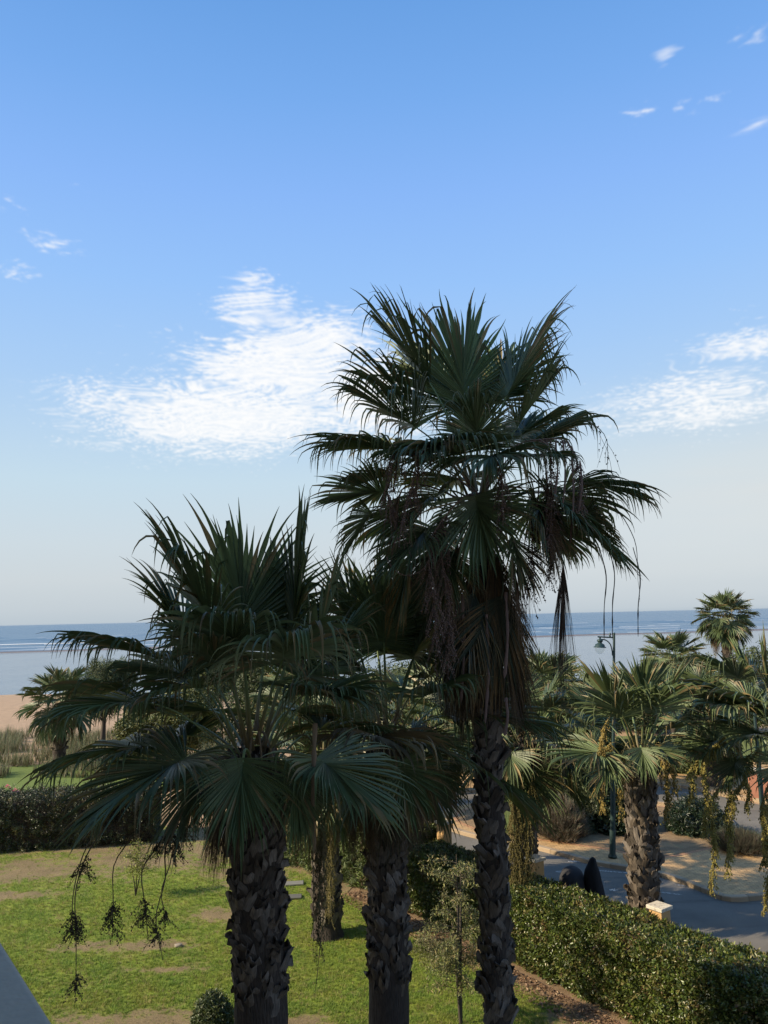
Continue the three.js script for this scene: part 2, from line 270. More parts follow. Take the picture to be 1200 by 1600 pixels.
/* worn white paint on the road */
{
  const paint = mat(rgb(0.42, 0.42, 0.40), 0.85, { map: rep(asphaltMap, 0.9), color: rgb(3.2, 3.2, 3.1) }); paint.color.setRGB(1, 1, 1); paint.map = texture(256, (u, v) => { const n = tile((x, y) => fbm2(x * 14, y * 14, 4), u, v), w = smooth(n, -0.25, 0.12); return [lerp(0.142, 0.44, w), lerp(0.127, 0.42, w), lerp(0.108, 0.38, w)]; }, true);
  for (const [x, y, w, d, t] of [[905, 1346, 0.75, 0.22, 0.1], [968, 1363, 1.3, 0.12, -0.3], [955, 1356, 0.7, 0.10, -0.3], [878, 1362, 0.4, 0.25, 0.2], [958, 1391, 0.3, 0.2, 0.5], [1072, 1239, 0.9, 0.14, 0], [1045, 1396, 0.7, 0.1, -0.4], [1075, 1385, 0.9, 0.1, -0.45]]) {
    const g = new THREE.ShapeGeometry(new THREE.Shape([...Array(14)].map((_, i) => { const a = i / 14 * 6.283, k = 0.8 + 0.3 * noise2(i * 1.7, x); return new THREE.Vector2(Math.cos(a) * w * 0.5 * k, Math.sign(Math.sin(a)) * Math.pow(Math.abs(Math.sin(a)), 0.4) * d * 0.5 * k); }))); g.rotateX(-Math.PI / 2);
    const m = structure('road_marking', g, paint); m.position.copy(onLevel(x, y)).setY(0.006); m.rotation.y = t;
  }
}

/* the sea: lagoon, sand bar, open water, foam */
{
  const waveTex = (seed, sx, sy) => texture(512, (u, v) => { const q = 0.5 + 0.42 * tile((x, y) => fbm2(x * sx + seed, y * sy + seed, 5), u, v); return [q, q, q]; });
  const calm = new THREE.MeshPhysicalMaterial({ color: rgb(0.05, 0.09, 0.15), roughness: 0.14, ior: 1.33, bumpMap: rep(waveTex(1, 9, 22), 14), bumpScale: 0.045 });
  const open = new THREE.MeshPhysicalMaterial({ color: rgb(0.075, 0.135, 0.20), roughness: 0.3, ior: 1.33, bumpMap: rep(waveTex(4, 8, 26), 60), bumpScale: 1.1 });
  const sl = -0.6, bar = (x) => -(262 + 0.22 * x + 6 * noise2(x * 0.01, 3));
  const near = [], far = [], barNear = [], barFar = []; for (let x = -420; x <= 620; x += 20) { near.push(V(x, 0, bar(x) + 8 + 3 * noise2(x * 0.03, 8))); barFar.push(V(x, 0, bar(x) - 10 - 5 * noise2(x * 0.02, 1))); }
  structure('lagoon_water', sheet([V(-420, 0, -60), V(620, 0, -60), ...near.slice().reverse()], sl), calm);
  structure('sand_bar', sheet([...near, ...barFar.slice().reverse()], sl + 0.10), mat(rgb(0.13, 0.11, 0.105), 0.7, { bumpMap: rep(grainBump, 3), bumpScale: 0.05 }));
  const s = structure('sea', sheet([V(-420, 0, bar(-420) - 2), ...barFar.map((p) => p.clone().add(V(0, 0, 3))), V(620, 0, bar(620) - 2), V(30000, 0, -500), V(30000, 0, -30000), V(-30000, 0, -30000), V(-30000, 0, -500)], sl + 0.02), open);
  // rolling swell and broken foam crests
  const foam = new Build(), swell = new Build(), r = rngOf(77);
  for (let k = 0; k < 15; k++) {
    const off = 14 + Math.pow(k / 15, 1.3) * 300, amp = 0.3 + 0.25 * r(); let prev = null, fprev = null;
    for (let x = -420; x <= 620; x += 4) {
      const z = bar(x) - off - 10 * noise2(x * 0.006, k * 3.1) - 2 * noise2(x * 0.05, k), h = amp * (0.4 + 0.6 * Math.max(0, noise2(x * 0.012, k * 7.7) + 0.4)), w = 3.5 + 2 * noise2(x * 0.02, k);
      const row = [[-w, 0], [-w * 0.3, h * 0.7], [0, h], [w * 0.25, h * 0.5], [w * 0.8, 0]].map(([dz, y]) => swell.v(V(x, sl + 0.025 + y, z + dz), [1, 1, 1]));
      if (prev) for (let q = 0; q < 4; q++) { swell.tri(prev[q], prev[q + 1], row[q]); swell.tri(prev[q + 1], row[q + 1], row[q]); } prev = row;
      const on = noise2(x * 0.02, k * 5.3) + 0.5 * noise2(x * 0.09, k * 2.1) > (k === 6 && x < 40 ? -0.7 : k < 7 ? 0.0 : 0.5);
      if (on) { const fw = w * (k === 6 && x < 40 ? 0.5 : 0.06) + w * (0.0 + 0.16 * Math.abs(noise2(x * 0.11, k))), f = [[-fw * 0.3, h * 1.02], [fw * 0.3, h * 0.9], [fw, h * 0.35]].map(([dz, y]) => foam.v(V(x, sl + 0.06 + y, z + dz), [1, 1, 1])); if (fprev) for (let q = 0; q < 2; q++) { foam.tri(fprev[q], fprev[q + 1], f[q]); foam.tri(fprev[q + 1], f[q + 1], f[q]); } fprev = f; } else fprev = null;
    }
  }
  structure('swell', swell.done(), open);
  tag(meshOf('sea_foam', foam.done(), mat(rgb(0.55, 0.58, 0.60), 0.8), scene), 'white foam crests breaking along the sand bar at sea', 'foam', null, 'stuff');
}

/* ====================================================== palms ====================================================== */
const leafMat = new THREE.MeshPhysicalMaterial({ color: '#fff', vertexColors: true, roughness: 0.5, transmission: 0.22, thickness: 0, side: THREE.DoubleSide });
const dryMat = new THREE.MeshStandardMaterial({ color: '#fff', vertexColors: true, roughness: 0.85, side: THREE.DoubleSide });
const stemMat = new THREE.MeshStandardMaterial({ color: '#fff', vertexColors: true, roughness: 0.6 });
const barkMap = texture(512, (u, v) => { const f = tile((x, y) => fbm2(x * 26, y * 5, 4), u, v), s = tile((x, y) => noise2(x * 60, y * 14), u, v), k = 0.8 + 0.7 * f + 0.35 * s; return [0.055 * k, 0.042 * k, 0.033 * k]; }, true);
const barkBump = texture(512, (u, v) => { const q = 0.5 + 0.45 * tile((x, y) => fbm2(x * 26, y * 5, 4), u, v); return [q, q, q]; });
const barkMat = mat('#ffffff', 0.95, { map: barkMap, bumpMap: barkBump, bumpScale: 0.03 });
const bootMats = [[0.130, 0.110, 0.094], [0.090, 0.073, 0.059], [0.180, 0.152, 0.130], [0.055, 0.043, 0.034], [0.115, 0.090, 0.068]].map(([r, g, b]) => mat(rgb(r, g, b), 0.8, { bumpMap: barkBump, bumpScale: 0.008 }));
// cut leaf bases: wedges that rise outwards to a blunt, diamond shaped end
const bootGeos = (() => {
  const out = [], r = rngOf(21), j = (a) => (r() - 0.5) * a;
  for (let k = 0; k < 16; k++) {     // a curved plate, ragged at the top, standing off the trunk
    const cols = 5, rows = 4, w = 0.095 + j(0.04), h = 0.25 + j(0.09), lift = 0.07 + r() * 0.06, th = 0.014 + r() * 0.012, slant = j(0.35), notch = r() < 0.5 ? 0.05 + 0.06 * r() : 0, P = [];
    const prof = [0.72, 0.98, 0.92, 0.55 + j(0.2)];
    for (let v = 0; v < rows; v++) for (let u = 0; u < cols; u++) {
      const q = u / (cols - 1) * 2 - 1, t = v / (rows - 1), x = q * w * prof[v] + slant * t * 0.12; let y = -0.14 + t * h; if (v === rows - 1) y += j(0.06) - notch * (1 - Math.abs(q)) + 0.02 * Math.abs(q); if (v === rows - 2) y += j(0.03);
      P.push(V(x, y, -0.02 + lift * Math.pow(t, 1.25) - 0.045 * q * q + j(0.012)));
    }
    const tri = [], N = P.length, back = P.map((p, i) => p.clone().add(V(0, -0.004, -th))), A = [...P, ...back];
    for (let v = 0; v < rows - 1; v++) for (let u = 0; u < cols - 1; u++) { const a = v * cols + u, b = a + 1, c = a + cols, d = c + 1; tri.push(a, b, d, a, d, c, N + a, N + d, N + b, N + a, N + c, N + d); }
    const rim = []; for (let u = 0; u < cols; u++) rim.push(u); for (let v = 1; v < rows; v++) rim.push(v * cols + cols - 1); for (let u = cols - 2; u >= 0; u--) rim.push((rows - 1) * cols + u); for (let v = rows - 2; v > 0; v--) rim.push(v * cols);
    rim.forEach((a, i) => { const b = rim[(i + 1) % rim.length]; tri.push(a, N + a, b, b, N + a, N + b); });
    const g0 = new THREE.BufferGeometry(); g0.setAttribute('position', new THREE.Float32BufferAttribute(A.flatMap((p) => [p.x, p.y, p.z]), 3)); g0.setAttribute('uv', new THREE.Float32BufferAttribute(A.flatMap((p) => [p.x * 2.2 + k * 0.37, p.y * 1.1]), 2)); g0.setIndex(tri);
    out.push(toCreasedNormals(g0, 0.5));
  }
  return out;
})();
const bootMap = texture(256, (u, v) => { const f = tile((x, y) => fbm2(x * 22, y * 4, 4), u, v), s = tile((x, y) => fbm2(x * 5 + 8, y * 5, 3), u, v), k = 0.82 + 0.5 * f + 0.5 * s; return [k * 0.8, k * 0.8, k * 0.78]; }, true);
for (const m of bootMats) { m.map = bootMap; m.color.multiplyScalar(1.35); }

/* one fan blade: pleated strips, fused near the hub, free and hanging at the tips */
function fan(hub, axis, normal, L, o) {
  const { seg = 58, steps = 9, spread = 1.95, split = 0.44, droop = 0.12, tipDroop = 1.6, cup = 0.15, costa = 0.26, tint, dry = 0.1, dryTint = [0.22, 0.17, 0.075], r, frizz = 0.10 } = o;
  const b = new Build(), a = axis.clone().normalize(), n = normal.clone().addScaledVector(a, -normal.dot(a)).normalize(), side = V().crossVectors(a, n);
  const ph = r() * 90, dth = spread / seg, t0 = V(), d = V(), p = V(), nl = V(), w = V(), q = V();
  for (let i = 0; i < seg; i++) {
    const f = (i + 0.5) / seg * 2 - 1, th = f * spread + (r() - 0.5) * 0.03 + 0.07 * noise2(f * 5 + ph, 1.5) , wav = 0.10 * noise2(f * 2.6, ph) + 0.05 * noise2(f * 9, ph + 5), co = Math.pow(1 - Math.abs(f), 1.2) * costa * L;
    let Ls = L * (0.68 + 0.34 * Math.cos(f * 1.5)) * (0.86 + r() * 0.24 + 0.10 * noise2(f * 4, ph + 20)) - co; if (r() < 0.05) Ls *= 0.7;
    p.copy(hub).addScaledVector(a, co); p.y -= droop * co * co * 0.5;
    d.copy(a).multiplyScalar(Math.cos(th)).addScaledVector(side, Math.sin(th)).addScaledVector(n, cup * Math.abs(Math.sin(th)) + 0.05 * (r() - 0.5) + wav); d.y -= droop * co; d.normalize();
    const sp = clamp(split + 0.10 * (r() - 0.5) - 0.08 * Math.abs(f), 0.2, 0.85), bend = tipDroop * 1.15 * (0.3 + 1.3 * r() * r() + 0.3 * r()), kink = r() < clamp(0.10 + tipDroop * 0.30, 0, 0.85) ? 0.05 + 0.75 * r() : 9, hang = 0.35 + 0.45 * r(), sway = V((r() - 0.5), (r() - 0.5) * 0.6, (r() - 0.5)).multiplyScalar(frizz * 6), ds = Ls / steps;
    const br = 0.8 + 0.4 * r(), c0 = [tint[0] * br, tint[1] * br, tint[2] * br], dryHere = r() < dry, tipDry = 0.25 + 0.6 * r(); let hs = 0, prev = null;
    nl.copy(n);
    for (let j = 0; j <= steps; j++) {
      const s = j / steps;
      if (j) {
        const u = s > sp ? (s - sp) / (1 - sp) : 0, k = droop + (u > 0 ? bend * (0.35 + u) : 0);
        d.y -= k * ds; if (u > kink) { d.x *= 1 - hang * 0.75; d.z *= 1 - hang * 0.75; d.y = lerp(d.y, -1, hang); } if (u > 0) d.addScaledVector(sway, ds * u); d.normalize(); p.addScaledVector(d, ds);
      }
      nl.addScaledVector(d, -nl.dot(d)); if (nl.lengthSq() < 1e-4) nl.set(0.3, 0, 0.9).addScaledVector(d, -d.z); nl.normalize(); w.crossVectors(d, nl);
      let hw = s <= sp ? 0.004 + s * Ls * Math.sin(dth) * 1.06 + co * dth * 0.9 : hs * Math.pow(Math.max(0, 1 - (s - sp) / (1 - sp)), 0.85) * (1 - 0.25 * smooth((s - sp) / (1 - sp), 0, 0.4)); if (s <= sp) hs = hw; hw = Math.max(hw, 0.0016);
      const fold = hw * (s <= sp ? 0.45 : 0.6), dk = dryHere ? smooth(s, tipDry * 0.8, tipDry) : smooth(s, 0.90, 1.0) * 0.6, c = [0, 1, 2].map((m) => lerp(c0[m], dryTint[m] * br, dk));
      const A = b.v(q.copy(p).addScaledVector(w, -hw).addScaledVector(nl, fold), c), C1 = b.v(q.copy(p).addScaledVector(nl, -fold), c), C2 = b.v(q, c), B = b.v(q.copy(p).addScaledVector(w, hw).addScaledVector(nl, fold), c);
      if (prev) { b.tri(prev[0], prev[1], A); b.tri(prev[1], C1, A); b.tri(prev[2], prev[3], C2); b.tri(prev[3], B, C2); }
      prev = [A, C1, C2, B];
    }
  }
  return b.done();
}
function petioleGeo(base, hub, axis, rise, tintA, tintB, width = 0.03) {
  const len = hub.distanceTo(base), c1 = base.clone().lerp(hub, 0.4).add(V(0, rise * len, 0)), c2 = hub.clone().addScaledVector(axis, -len * 0.25), cv = new THREE.CubicBezierCurve3(base, c1, c2, hub.clone().addScaledVector(axis, 0.06)), n = 10;
  const b = new Build(); b.tube(cv.getPoints(n), [...Array(n + 1)].map((_, k) => lerp(width, width * 0.5, k / n) * (k === 0 ? 1.6 : 1)), (t) => [0, 1, 2].map((m) => lerp(tintA[m], tintB[m], smooth(t, 0, 0.6))), 6, 0.55); return b.done();
}
const LEAF = [0.106, 0.147, 0.058];            // one leaf colour for every palm

/* a palm: root group at its foot; trunk with cut leaf bases; fronds; dead leaves; fruit stalks */
function palm(spec) {
  const { foot, top, r0, r1, label, seed, group, tint = LEAF, bootFrom = 0, pale = false, boots = 260, coarse = 0 } = spec, r = rngOf(seed), root = thing('palm_tree', foot, label, 'palm tree', group);
  const P = { root, r, fine: spec.fine, top: top.clone(), foot, tint, coarse, local: (p) => p.clone().sub(foot) };
  const lean = top.clone().sub(foot), H = lean.y, prof = (t) => lerp(r0, r1, t) * (1 + 0.03 * noise2(t * 9, seed)) * (t < 0.06 ? 1 + (0.06 - t) * 4 : 1);
  P.axisAt = (t) => V(lean.x * (t * 0.6 + 0.4 * t * t), H * t, lean.z * (t * 0.6 + 0.4 * t * t));
  {
    const n = 26, m = 18, pos = [], uv = [], idx = [];
    for (let k = 0; k <= n; k++) for (let s = 0; s <= m; s++) { const t = k / n, a = s / m * 6.2832, c = P.axisAt(t), rr = prof(t) * (1 + 0.04 * noise2(Math.cos(a) * 2 + k * 0.7, Math.sin(a) * 2)); pos.push(c.x + Math.cos(a) * rr, c.y, c.z + Math.sin(a) * rr); uv.push(s / m * 2, t * H / 1.4); }
    for (let k = 0; k < n; k++) for (let s = 0; s < m; s++) { const a = k * (m + 1) + s; idx.push(a, a + m + 1, a + 1, a + 1, a + m + 1, a + m + 2); }
    const g = new THREE.BufferGeometry(); g.setAttribute('position', new THREE.Float32BufferAttribute(pos, 3)); g.setAttribute('uv', new THREE.Float32BufferAttribute(uv, 2)); g.setIndex(idx); g.computeVertexNormals();
    P.trunk = meshOf('trunk', g, barkMat, root);
    const ms = bootMats, dummy = new THREE.Object3D();
    for (let k = 0; k < boots; k++) {
      const t = lerp(bootFrom, spec.bootTo ?? 0.985, (k + 0.5) / boots), a = k * 2.39996 + (r() - 0.5) * 0.4, c = P.axisAt(t), rr = prof(t) * (pale ? 1.03 : 0.97), size = (spec.bootSize ?? 1) * (0.72 + 0.6 * r()), b = meshOf('leaf_base', bootGeos[Math.floor(r() * bootGeos.length)], ms[Math.floor(r() * ms.length)], P.trunk);
      b.position.set(c.x + Math.cos(a) * rr, c.y, c.z + Math.sin(a) * rr); b.rotation.set((r() - 0.5) * 0.5, Math.PI / 2 - a + (r() - 0.5) * 0.7, (r() - 0.5) * 0.95, 'YXZ'); b.scale.set(size * (r() < 0.5 ? 1 : -1), size * (0.9 + r() * 0.35), size * (0.6 + r() * 0.9));
    }
  }
  return P;
}
// a frond from points: base on the crown, hub where the blade starts, tip of the blade
function frond(P, hub, tip, o = {}) {
  const r = P.r, chord = tip.clone().sub(hub), L = chord.length() * (o.stretch ?? (chord.y > 0.7 * chord.length() ? 1.02 : 1.12)), dr = o.droop ?? 0.16, td = o.tip ?? 1.5;
  const ax = P.axisAt(1).add(P.foot), out = hub.clone().sub(ax).setY(0); if (out.lengthSq() < 0.03) out.set(Math.sin(P.r() * 6), 0, Math.cos(P.r() * 6)); out.normalize();
  const axis = chord.clone().normalize().add(V(0, (dr * 0.5 + 0.06 * td) * L * 0.55, 0)).normalize();
  const e = Math.asin(clamp(axis.y, -0.99, 0.99)), n = o.face ? o.face.clone() : out.clone().multiplyScalar(-Math.sin(e)).add(V(0, Math.cos(e), 0)); n.addScaledVector(V().crossVectors(axis, n), (r() - 0.5) * (o.roll ?? 0.5) + (o.turn ?? 0));
  const k = 0.82 + r() * 0.36, tint = (o.tint ?? P.tint).map((x) => x * k), q = P.coarse;
  const g = fan(P.local(hub), axis, n, L, { seg: q ? (q > 1 ? 24 : 36) : (P.fine ?? 56), steps: q ? (q > 1 ? 5 : 8) : 14, droop: dr, tipDroop: td, spread: o.spread ?? 1.75 + r() * 0.3, cup: o.cup ?? 0.12 + r() * 0.22, split: o.split ?? 0.60 + 0.1 * r(), dry: o.dry ?? 0.20, dryTint: o.dryTint, tint, r, frizz: o.frizz ?? 0.12 });
  const m = meshOf(o.name ?? 'frond', g, o.dead ? dryMat : leafMat, P.root), at = (o.base ? o.base : ax.clone().add(V(out.x * 0.12, (r() - 0.5) * 0.3 + (e > 0.5 ? 0.1 : -0.25), out.z * 0.12)));
  if (!o.bare) meshOf('petiole', petioleGeo(P.local(at), P.local(hub), axis, o.rise ?? 0.12, o.dead ? [0.16, 0.11, 0.06] : [0.17, 0.12, 0.055], o.dead ? [0.20, 0.14, 0.08] : tint.map((x) => x * 1.5), o.pw ?? 0.028), o.dead ? dryMat : stemMat, m);
  return m;
}
// fronds placed by the spiral of the crown, from the spear (k = 0) outwards
function crown(P, count, o = {}) {
  const { from = 78, to = -50, petiole = 1.15, blade = 1.6, skip = () => false } = o, r = P.r, ax = P.axisAt(1).add(P.foot);
  for (let k = 0; k < count; k++) {
    const a = k * 2.39996 + (o.spin ?? 0) + (r() - 0.5) * 0.3, u = (k + 0.5) / count, el = lerp(from, to, Math.pow(u, o.pow ?? 0.9)) * Math.PI / 180, out = V(Math.cos(a), 0, Math.sin(a)); if (skip(a, u)) { r(); continue; }
    const hub = ax.clone().addScaledVector(out, Math.cos(el) * petiole).add(V(0, Math.sin(el) * petiole + 0.05, 0)), e2 = el - (o.nod ?? 0.35) - 0.25 * u, L = blade * (u < 0.12 ? 0.85 : 1) * (0.85 + 0.3 * r());
    frond(P, hub, hub.clone().addScaledVector(out, Math.cos(e2) * L).add(V(0, Math.sin(e2) * L, 0)), { tip: lerp(0.5, 2.0, u) * (o.limp ?? 1), droop: lerp(0.06, 0.2, u), stretch: 1, ...(o.each ? o.each(u, r) : {}) });
  }
}
// dead leaves hanging against the trunk
function skirt(P, count, t0, t1, o = {}) {
  const r = P.r;
  for (let k = 0; k < count; k++) {
    const t = lerp(t0, t1, r()), a = k * 2.39996 + r(), c = P.axisAt(t).add(P.foot), out = V(Math.cos(a), 0, Math.sin(a)), rad = (o.rad ?? 0.3) * (0.85 + 0.5 * r()), L = (o.L ?? 1.25) * (0.75 + 0.5 * r());
    const hub = c.clone().addScaledVector(out, rad), tone = 0.7 + 0.6 * r(), dt = r() < (o.green ?? 0) ? [0.06, 0.065, 0.03] : r() < 0.3 ? [0.16 * tone, 0.105 * tone, 0.05 * tone] : [0.115 * tone, 0.083 * tone, 0.052 * tone];
    frond(P, hub, hub.clone().addScaledVector(out, L * 0.18).add(V(0, -L, 0)), { name: 'dead_frond', dead: true, tint: dt, dryTint: [0.15, 0.11, 0.06], dry: 0.4, spread: 0.35 + r() * 0.35, cup: 0.6, droop: 0.3, tip: 1.2, split: 0.3, frizz: 0.3, base: c.clone().addScaledVector(out, rad * 0.4).add(V(0, 0.45, 0)), rise: 0.3, pw: 0.02, face: out });
  }
}
// fruit stalk: an arching stem that ends hanging, with side sprays; pts are world points
function stalk(P, pts, o = {}) {
  const r = P.r, b = new Build(), cv = new THREE.CatmullRomCurve3(pts.map(P.local), false, 'centripetal'), len = cv.getLength(), n = Math.max(8, Math.round(len * 9));
  const stem = o.stem ?? [0.16, 0.11, 0.06], fruit = o.fruit ?? [0.035, 0.026, 0.02];
  b.tube(cv.getSpacedPoints(n), [...Array(n + 1)].map((_, k) => lerp(o.w ?? 0.014, 0.004, k / n)), stem, 5);
  const clumps = o.clumps ?? [[o.from ?? 0.35, 1]], per = (o.per ?? 26) * len;
  for (const [c0, c1] of clumps) for (let k = 0; k < per * (c1 - c0); k++) {
    const t = lerp(c0, c1, r()), p = cv.getPointAt(t), a = r() * 6.283, l = (o.spray ?? 0.22) * (0.5 + r()), sp = (o.wide ?? 0.35) * l, q = [p];
    for (let s = 1; s <= 3; s++) q.push(p.clone().add(V(Math.cos(a) * sp * (s / 3) + (r() - 0.5) * 0.02, -l * Math.pow(s / 3, 1.3), Math.sin(a) * sp * (s / 3) + (r() - 0.5) * 0.02)));
    b.tube(q, [0.004, 0.003, 0.003, 0.002], stem, 3);
    const f = 0.7 + 0.6 * r(), fc = fruit.map((x) => x * f);
    for (let s = 0; s < (o.beads ?? 9); s++) { const u = r() * 2.99, i = Math.floor(u), at = q[i].clone().lerp(q[i + 1], u - i).add(V((r() - 0.5) * 0.04, (r() - 0.5) * 0.02, (r() - 0.5) * 0.04)); b.bead(at, (o.bead ?? 0.009) * (0.7 + r() * 0.6), fc, o.long ?? 1.2); }
  }
  return meshOf(o.name ?? 'fruit_stalk', b.done(), dryMat, P.root);
}
// a long dry strap hanging down
function strap(P, pts, w, c, name = 'dry_strap') {
  const b = new Build(), cv = new THREE.CatmullRomCurve3(pts.map(P.local), false, 'centripetal'), n = 16; b.tube(cv.getSpacedPoints(n), [...Array(n + 1)].map((_, k) => w * (0.5 + 0.7 * Math.abs(noise2(k * 0.35, w * 900 + pts[0].x))) * (k === n ? 0.2 : 1)), c, 5, 0.35); return meshOf(name, b.done(), dryMat, P.root);
}
const px = (x, y, d) => atDepth(x, y, d);

/* --- the three garden palms in the shade of the building --- */
const gPalm = 'palms on the lawn beside the building';
function footOf(x, y, d, dx = 0, dz = 0) { const p = atDepth(x, y, d); return V(p.x + dx, 0, p.z + dz); }

// left, low and broad
{
  const D = 10.2, top = px(396, 1172, D), foot = footOf(415, 1560, D), A = palm({ foot, top, r0: 0.345, r1: 0.30, seed: 101, fine: 70, bootFrom: 0.5, boots: 300, group: gPalm, label: 'broad low palm with thick dark trunk beside the clipped round shrub', bootSize: 0.82 });
  const add = (hx, hy, hd, tx, ty, td, o) => frond(A, px(hx, hy, D + hd), px(tx, ty, D + td), o);
  add(338, 985, -0.2, 222, 800, -0.5, { tip: 0.7, droop: 0.06, roll: 0.1 });
  add(380, 1005, 0.25, 369, 790, 0.4, { tip: 0.5, droop: 0.04, roll: 0.1 });
  add(455, 997, 0.2, 480, 788, 0.3, { tip: 0.5, droop: 0.05, roll: 0.1 });
  add(300, 1010, 0.5, 228, 880, 0.8, { tip: 1.0 });
  add(415, 1010, 0.6, 430, 850, 0.9, { tip: 0.6 });
  add(492, 1010, 0.1, 545, 870, 0.2, { tip: 0.9 });
  add(505, 1030, 0.6, 590, 930, 1.0, { tip: 1.2 });
  add(375, 1020, -0.9, 330, 945, -2.0, { tip: 2.6, droop: 0.35, roll: 0.1 });
  add(440, 1035, -0.8, 470, 975, -2.0, { tip: 2.6, droop: 0.35, roll: 0.1 });
  add(250, 1030, -0.2, 88, 1000, -0.4, { tip: 1.9, droop: 0.15, roll: 0.2 });
  add(225, 1098, -0.5, 75, 1130, -1.0, { tip: 2.4, droop: 0.25, roll: 0.2 });
  add(228, 1165, -0.2, 60, 1215, -0.4, { tip: 1.6, droop: 0.2 });
  add(245, 1110, 0.8, 105, 1110, 1.3, { tip: 1.8 });
  add(291, 1184, -1.0, 115, 1300, -1.7, { tip: 1.2, droop: 0.15, roll: 0.2 });
  add(380, 1184, -1.15, 372, 1330, -1.7, { tip: 1.3, droop: 0.1, roll: 0.1, spread: 1.4 });
  add(495, 1184, -0.8, 612, 1285, -1.4, { tip: 1.4, droop: 0.15, roll: 0.2 });
  add(498, 1085, -0.5, 585, 1085, -1.0, { tip: 2.6, droop: 0.3, stretch: 1.25, roll: 0.2 });
  add(500, 1140, 0.7, 610, 1160, 1.2, { tip: 1.8 });
  add(300, 1150, 0.9, 200, 1180, 1.5, { tip: 1.8 });
  add(440, 1190, 0.9, 470, 1260, 1.6, { tip: 1.6 });
  add(350, 1200, 0.9, 320, 1280, 1.5, { tip: 1.6 });
  add(255, 1195, -0.5, 150, 1290, -0.6, { tip: 1.4, dry: 0.4 });
  add(460, 1205, -0.9, 470, 1310, -1.4, { tip: 1.2, spread: 1.2 });
  add(320, 1200, -0.8, 250, 1330, -1.2, { tip: 1.2, spread: 1.2, dry: 0.35 });
  add(315, 1075, -0.7, 215, 1090, -1.4, { tip: 2.2, droop: 0.25 }); add(478, 1085, -0.7, 560, 1105, -1.5, { tip: 2.2, droop: 0.25 });
  add(300, 1060, 0.7, 195, 1035, 1.1, { tip: 1.6 }); add(470, 1060, 0.8, 555, 1030, 1.3, { tip: 1.6 }); add(330, 1110, 1.0, 250, 1130, 1.8, { tip: 1.8 }); add(455, 1110, 1.0, 520, 1140, 1.8, { tip: 1.8 }); add(345, 1040, -0.8, 290, 990, -1.5, { tip: 1.8, droop: 0.2 });
  skirt(A, 12, 0.86, 0.99, { rad: 0.36, L: 0.8 });
  // fruit stalks hanging at the left
  const d0 = D - 0.9; for (const [x0, y0, x1, y1, cl] of [[230, 1260, 125, 1545, [[0.40, 0.47], [0.60, 0.66], [0.78, 0.83], [0.95, 1]]], [255, 1265, 183, 1460, [[0.5, 0.58], [0.86, 1]]], [300, 1270, 232, 1470, [[0.46, 0.62], [0.82, 0.93]]], [315, 1275, 258, 1445, [[0.42, 0.68], [0.9, 0.97]]], [210, 1262, 120, 1460, [[0.5, 0.58], [0.9, 1]]], [290, 1270, 250, 1500, [[0.5, 0.55], [0.85, 0.9]]]])
    stalk(A, [px(370, 1180, D - 0.3), px(x0 + 40, y0 - 60, d0), px(lerp(x0, x1, 0.75), y0 + 50, d0 - 0.1), px(x1 + 10 * Math.sin(x0), lerp(y0, y1, 0.45), d0 - 0.1), px(x1 - 6, lerp(y0, y1, 0.7), d0 - 0.2), px(x1 + 8 * Math.cos(x0), y1, d0 - 0.1)], { clumps: cl, per: 80, beads: 10, bead: 0.0085, spray: 0.13, wide: 0.95, stem: [0.11, 0.085, 0.05], fruit: [0.04, 0.034, 0.02], w: 0.015 });
  strap(A, [px(492, 1130, D - 1.1), px(490, 1200, D - 1.15), px(489, 1262, D - 1.1), px(491, 1330, D - 1.1)], 0.035, [0.17, 0.125, 0.08]);
  stalk(A, [px(420, 1170, D - 0.2), px(480, 1150, D + 0.3), px(500, 1220, D + 0.5), px(500, 1380, D + 0.5), px(496, 1470, D + 0.5)], { clumps: [[0.55, 1]], per: 60, beads: 10, spray: 0.3, wide: 0.3, stem: [0.12, 0.1, 0.045], fruit: [0.10, 0.085, 0.03] });
  strap(A, [px(505, 1300, D + 0.4), px(507, 1400, D + 0.4), px(500, 1480, D + 0.4), px(492, 1556, D + 0.4)], 0.006, [0.13, 0.11, 0.05]);
  strap(A, [px(488, 1300, D + 0.4), px(490, 1400, D + 0.4), px(489, 1500, D + 0.4)], 0.005, [0.13, 0.11, 0.05]);
}

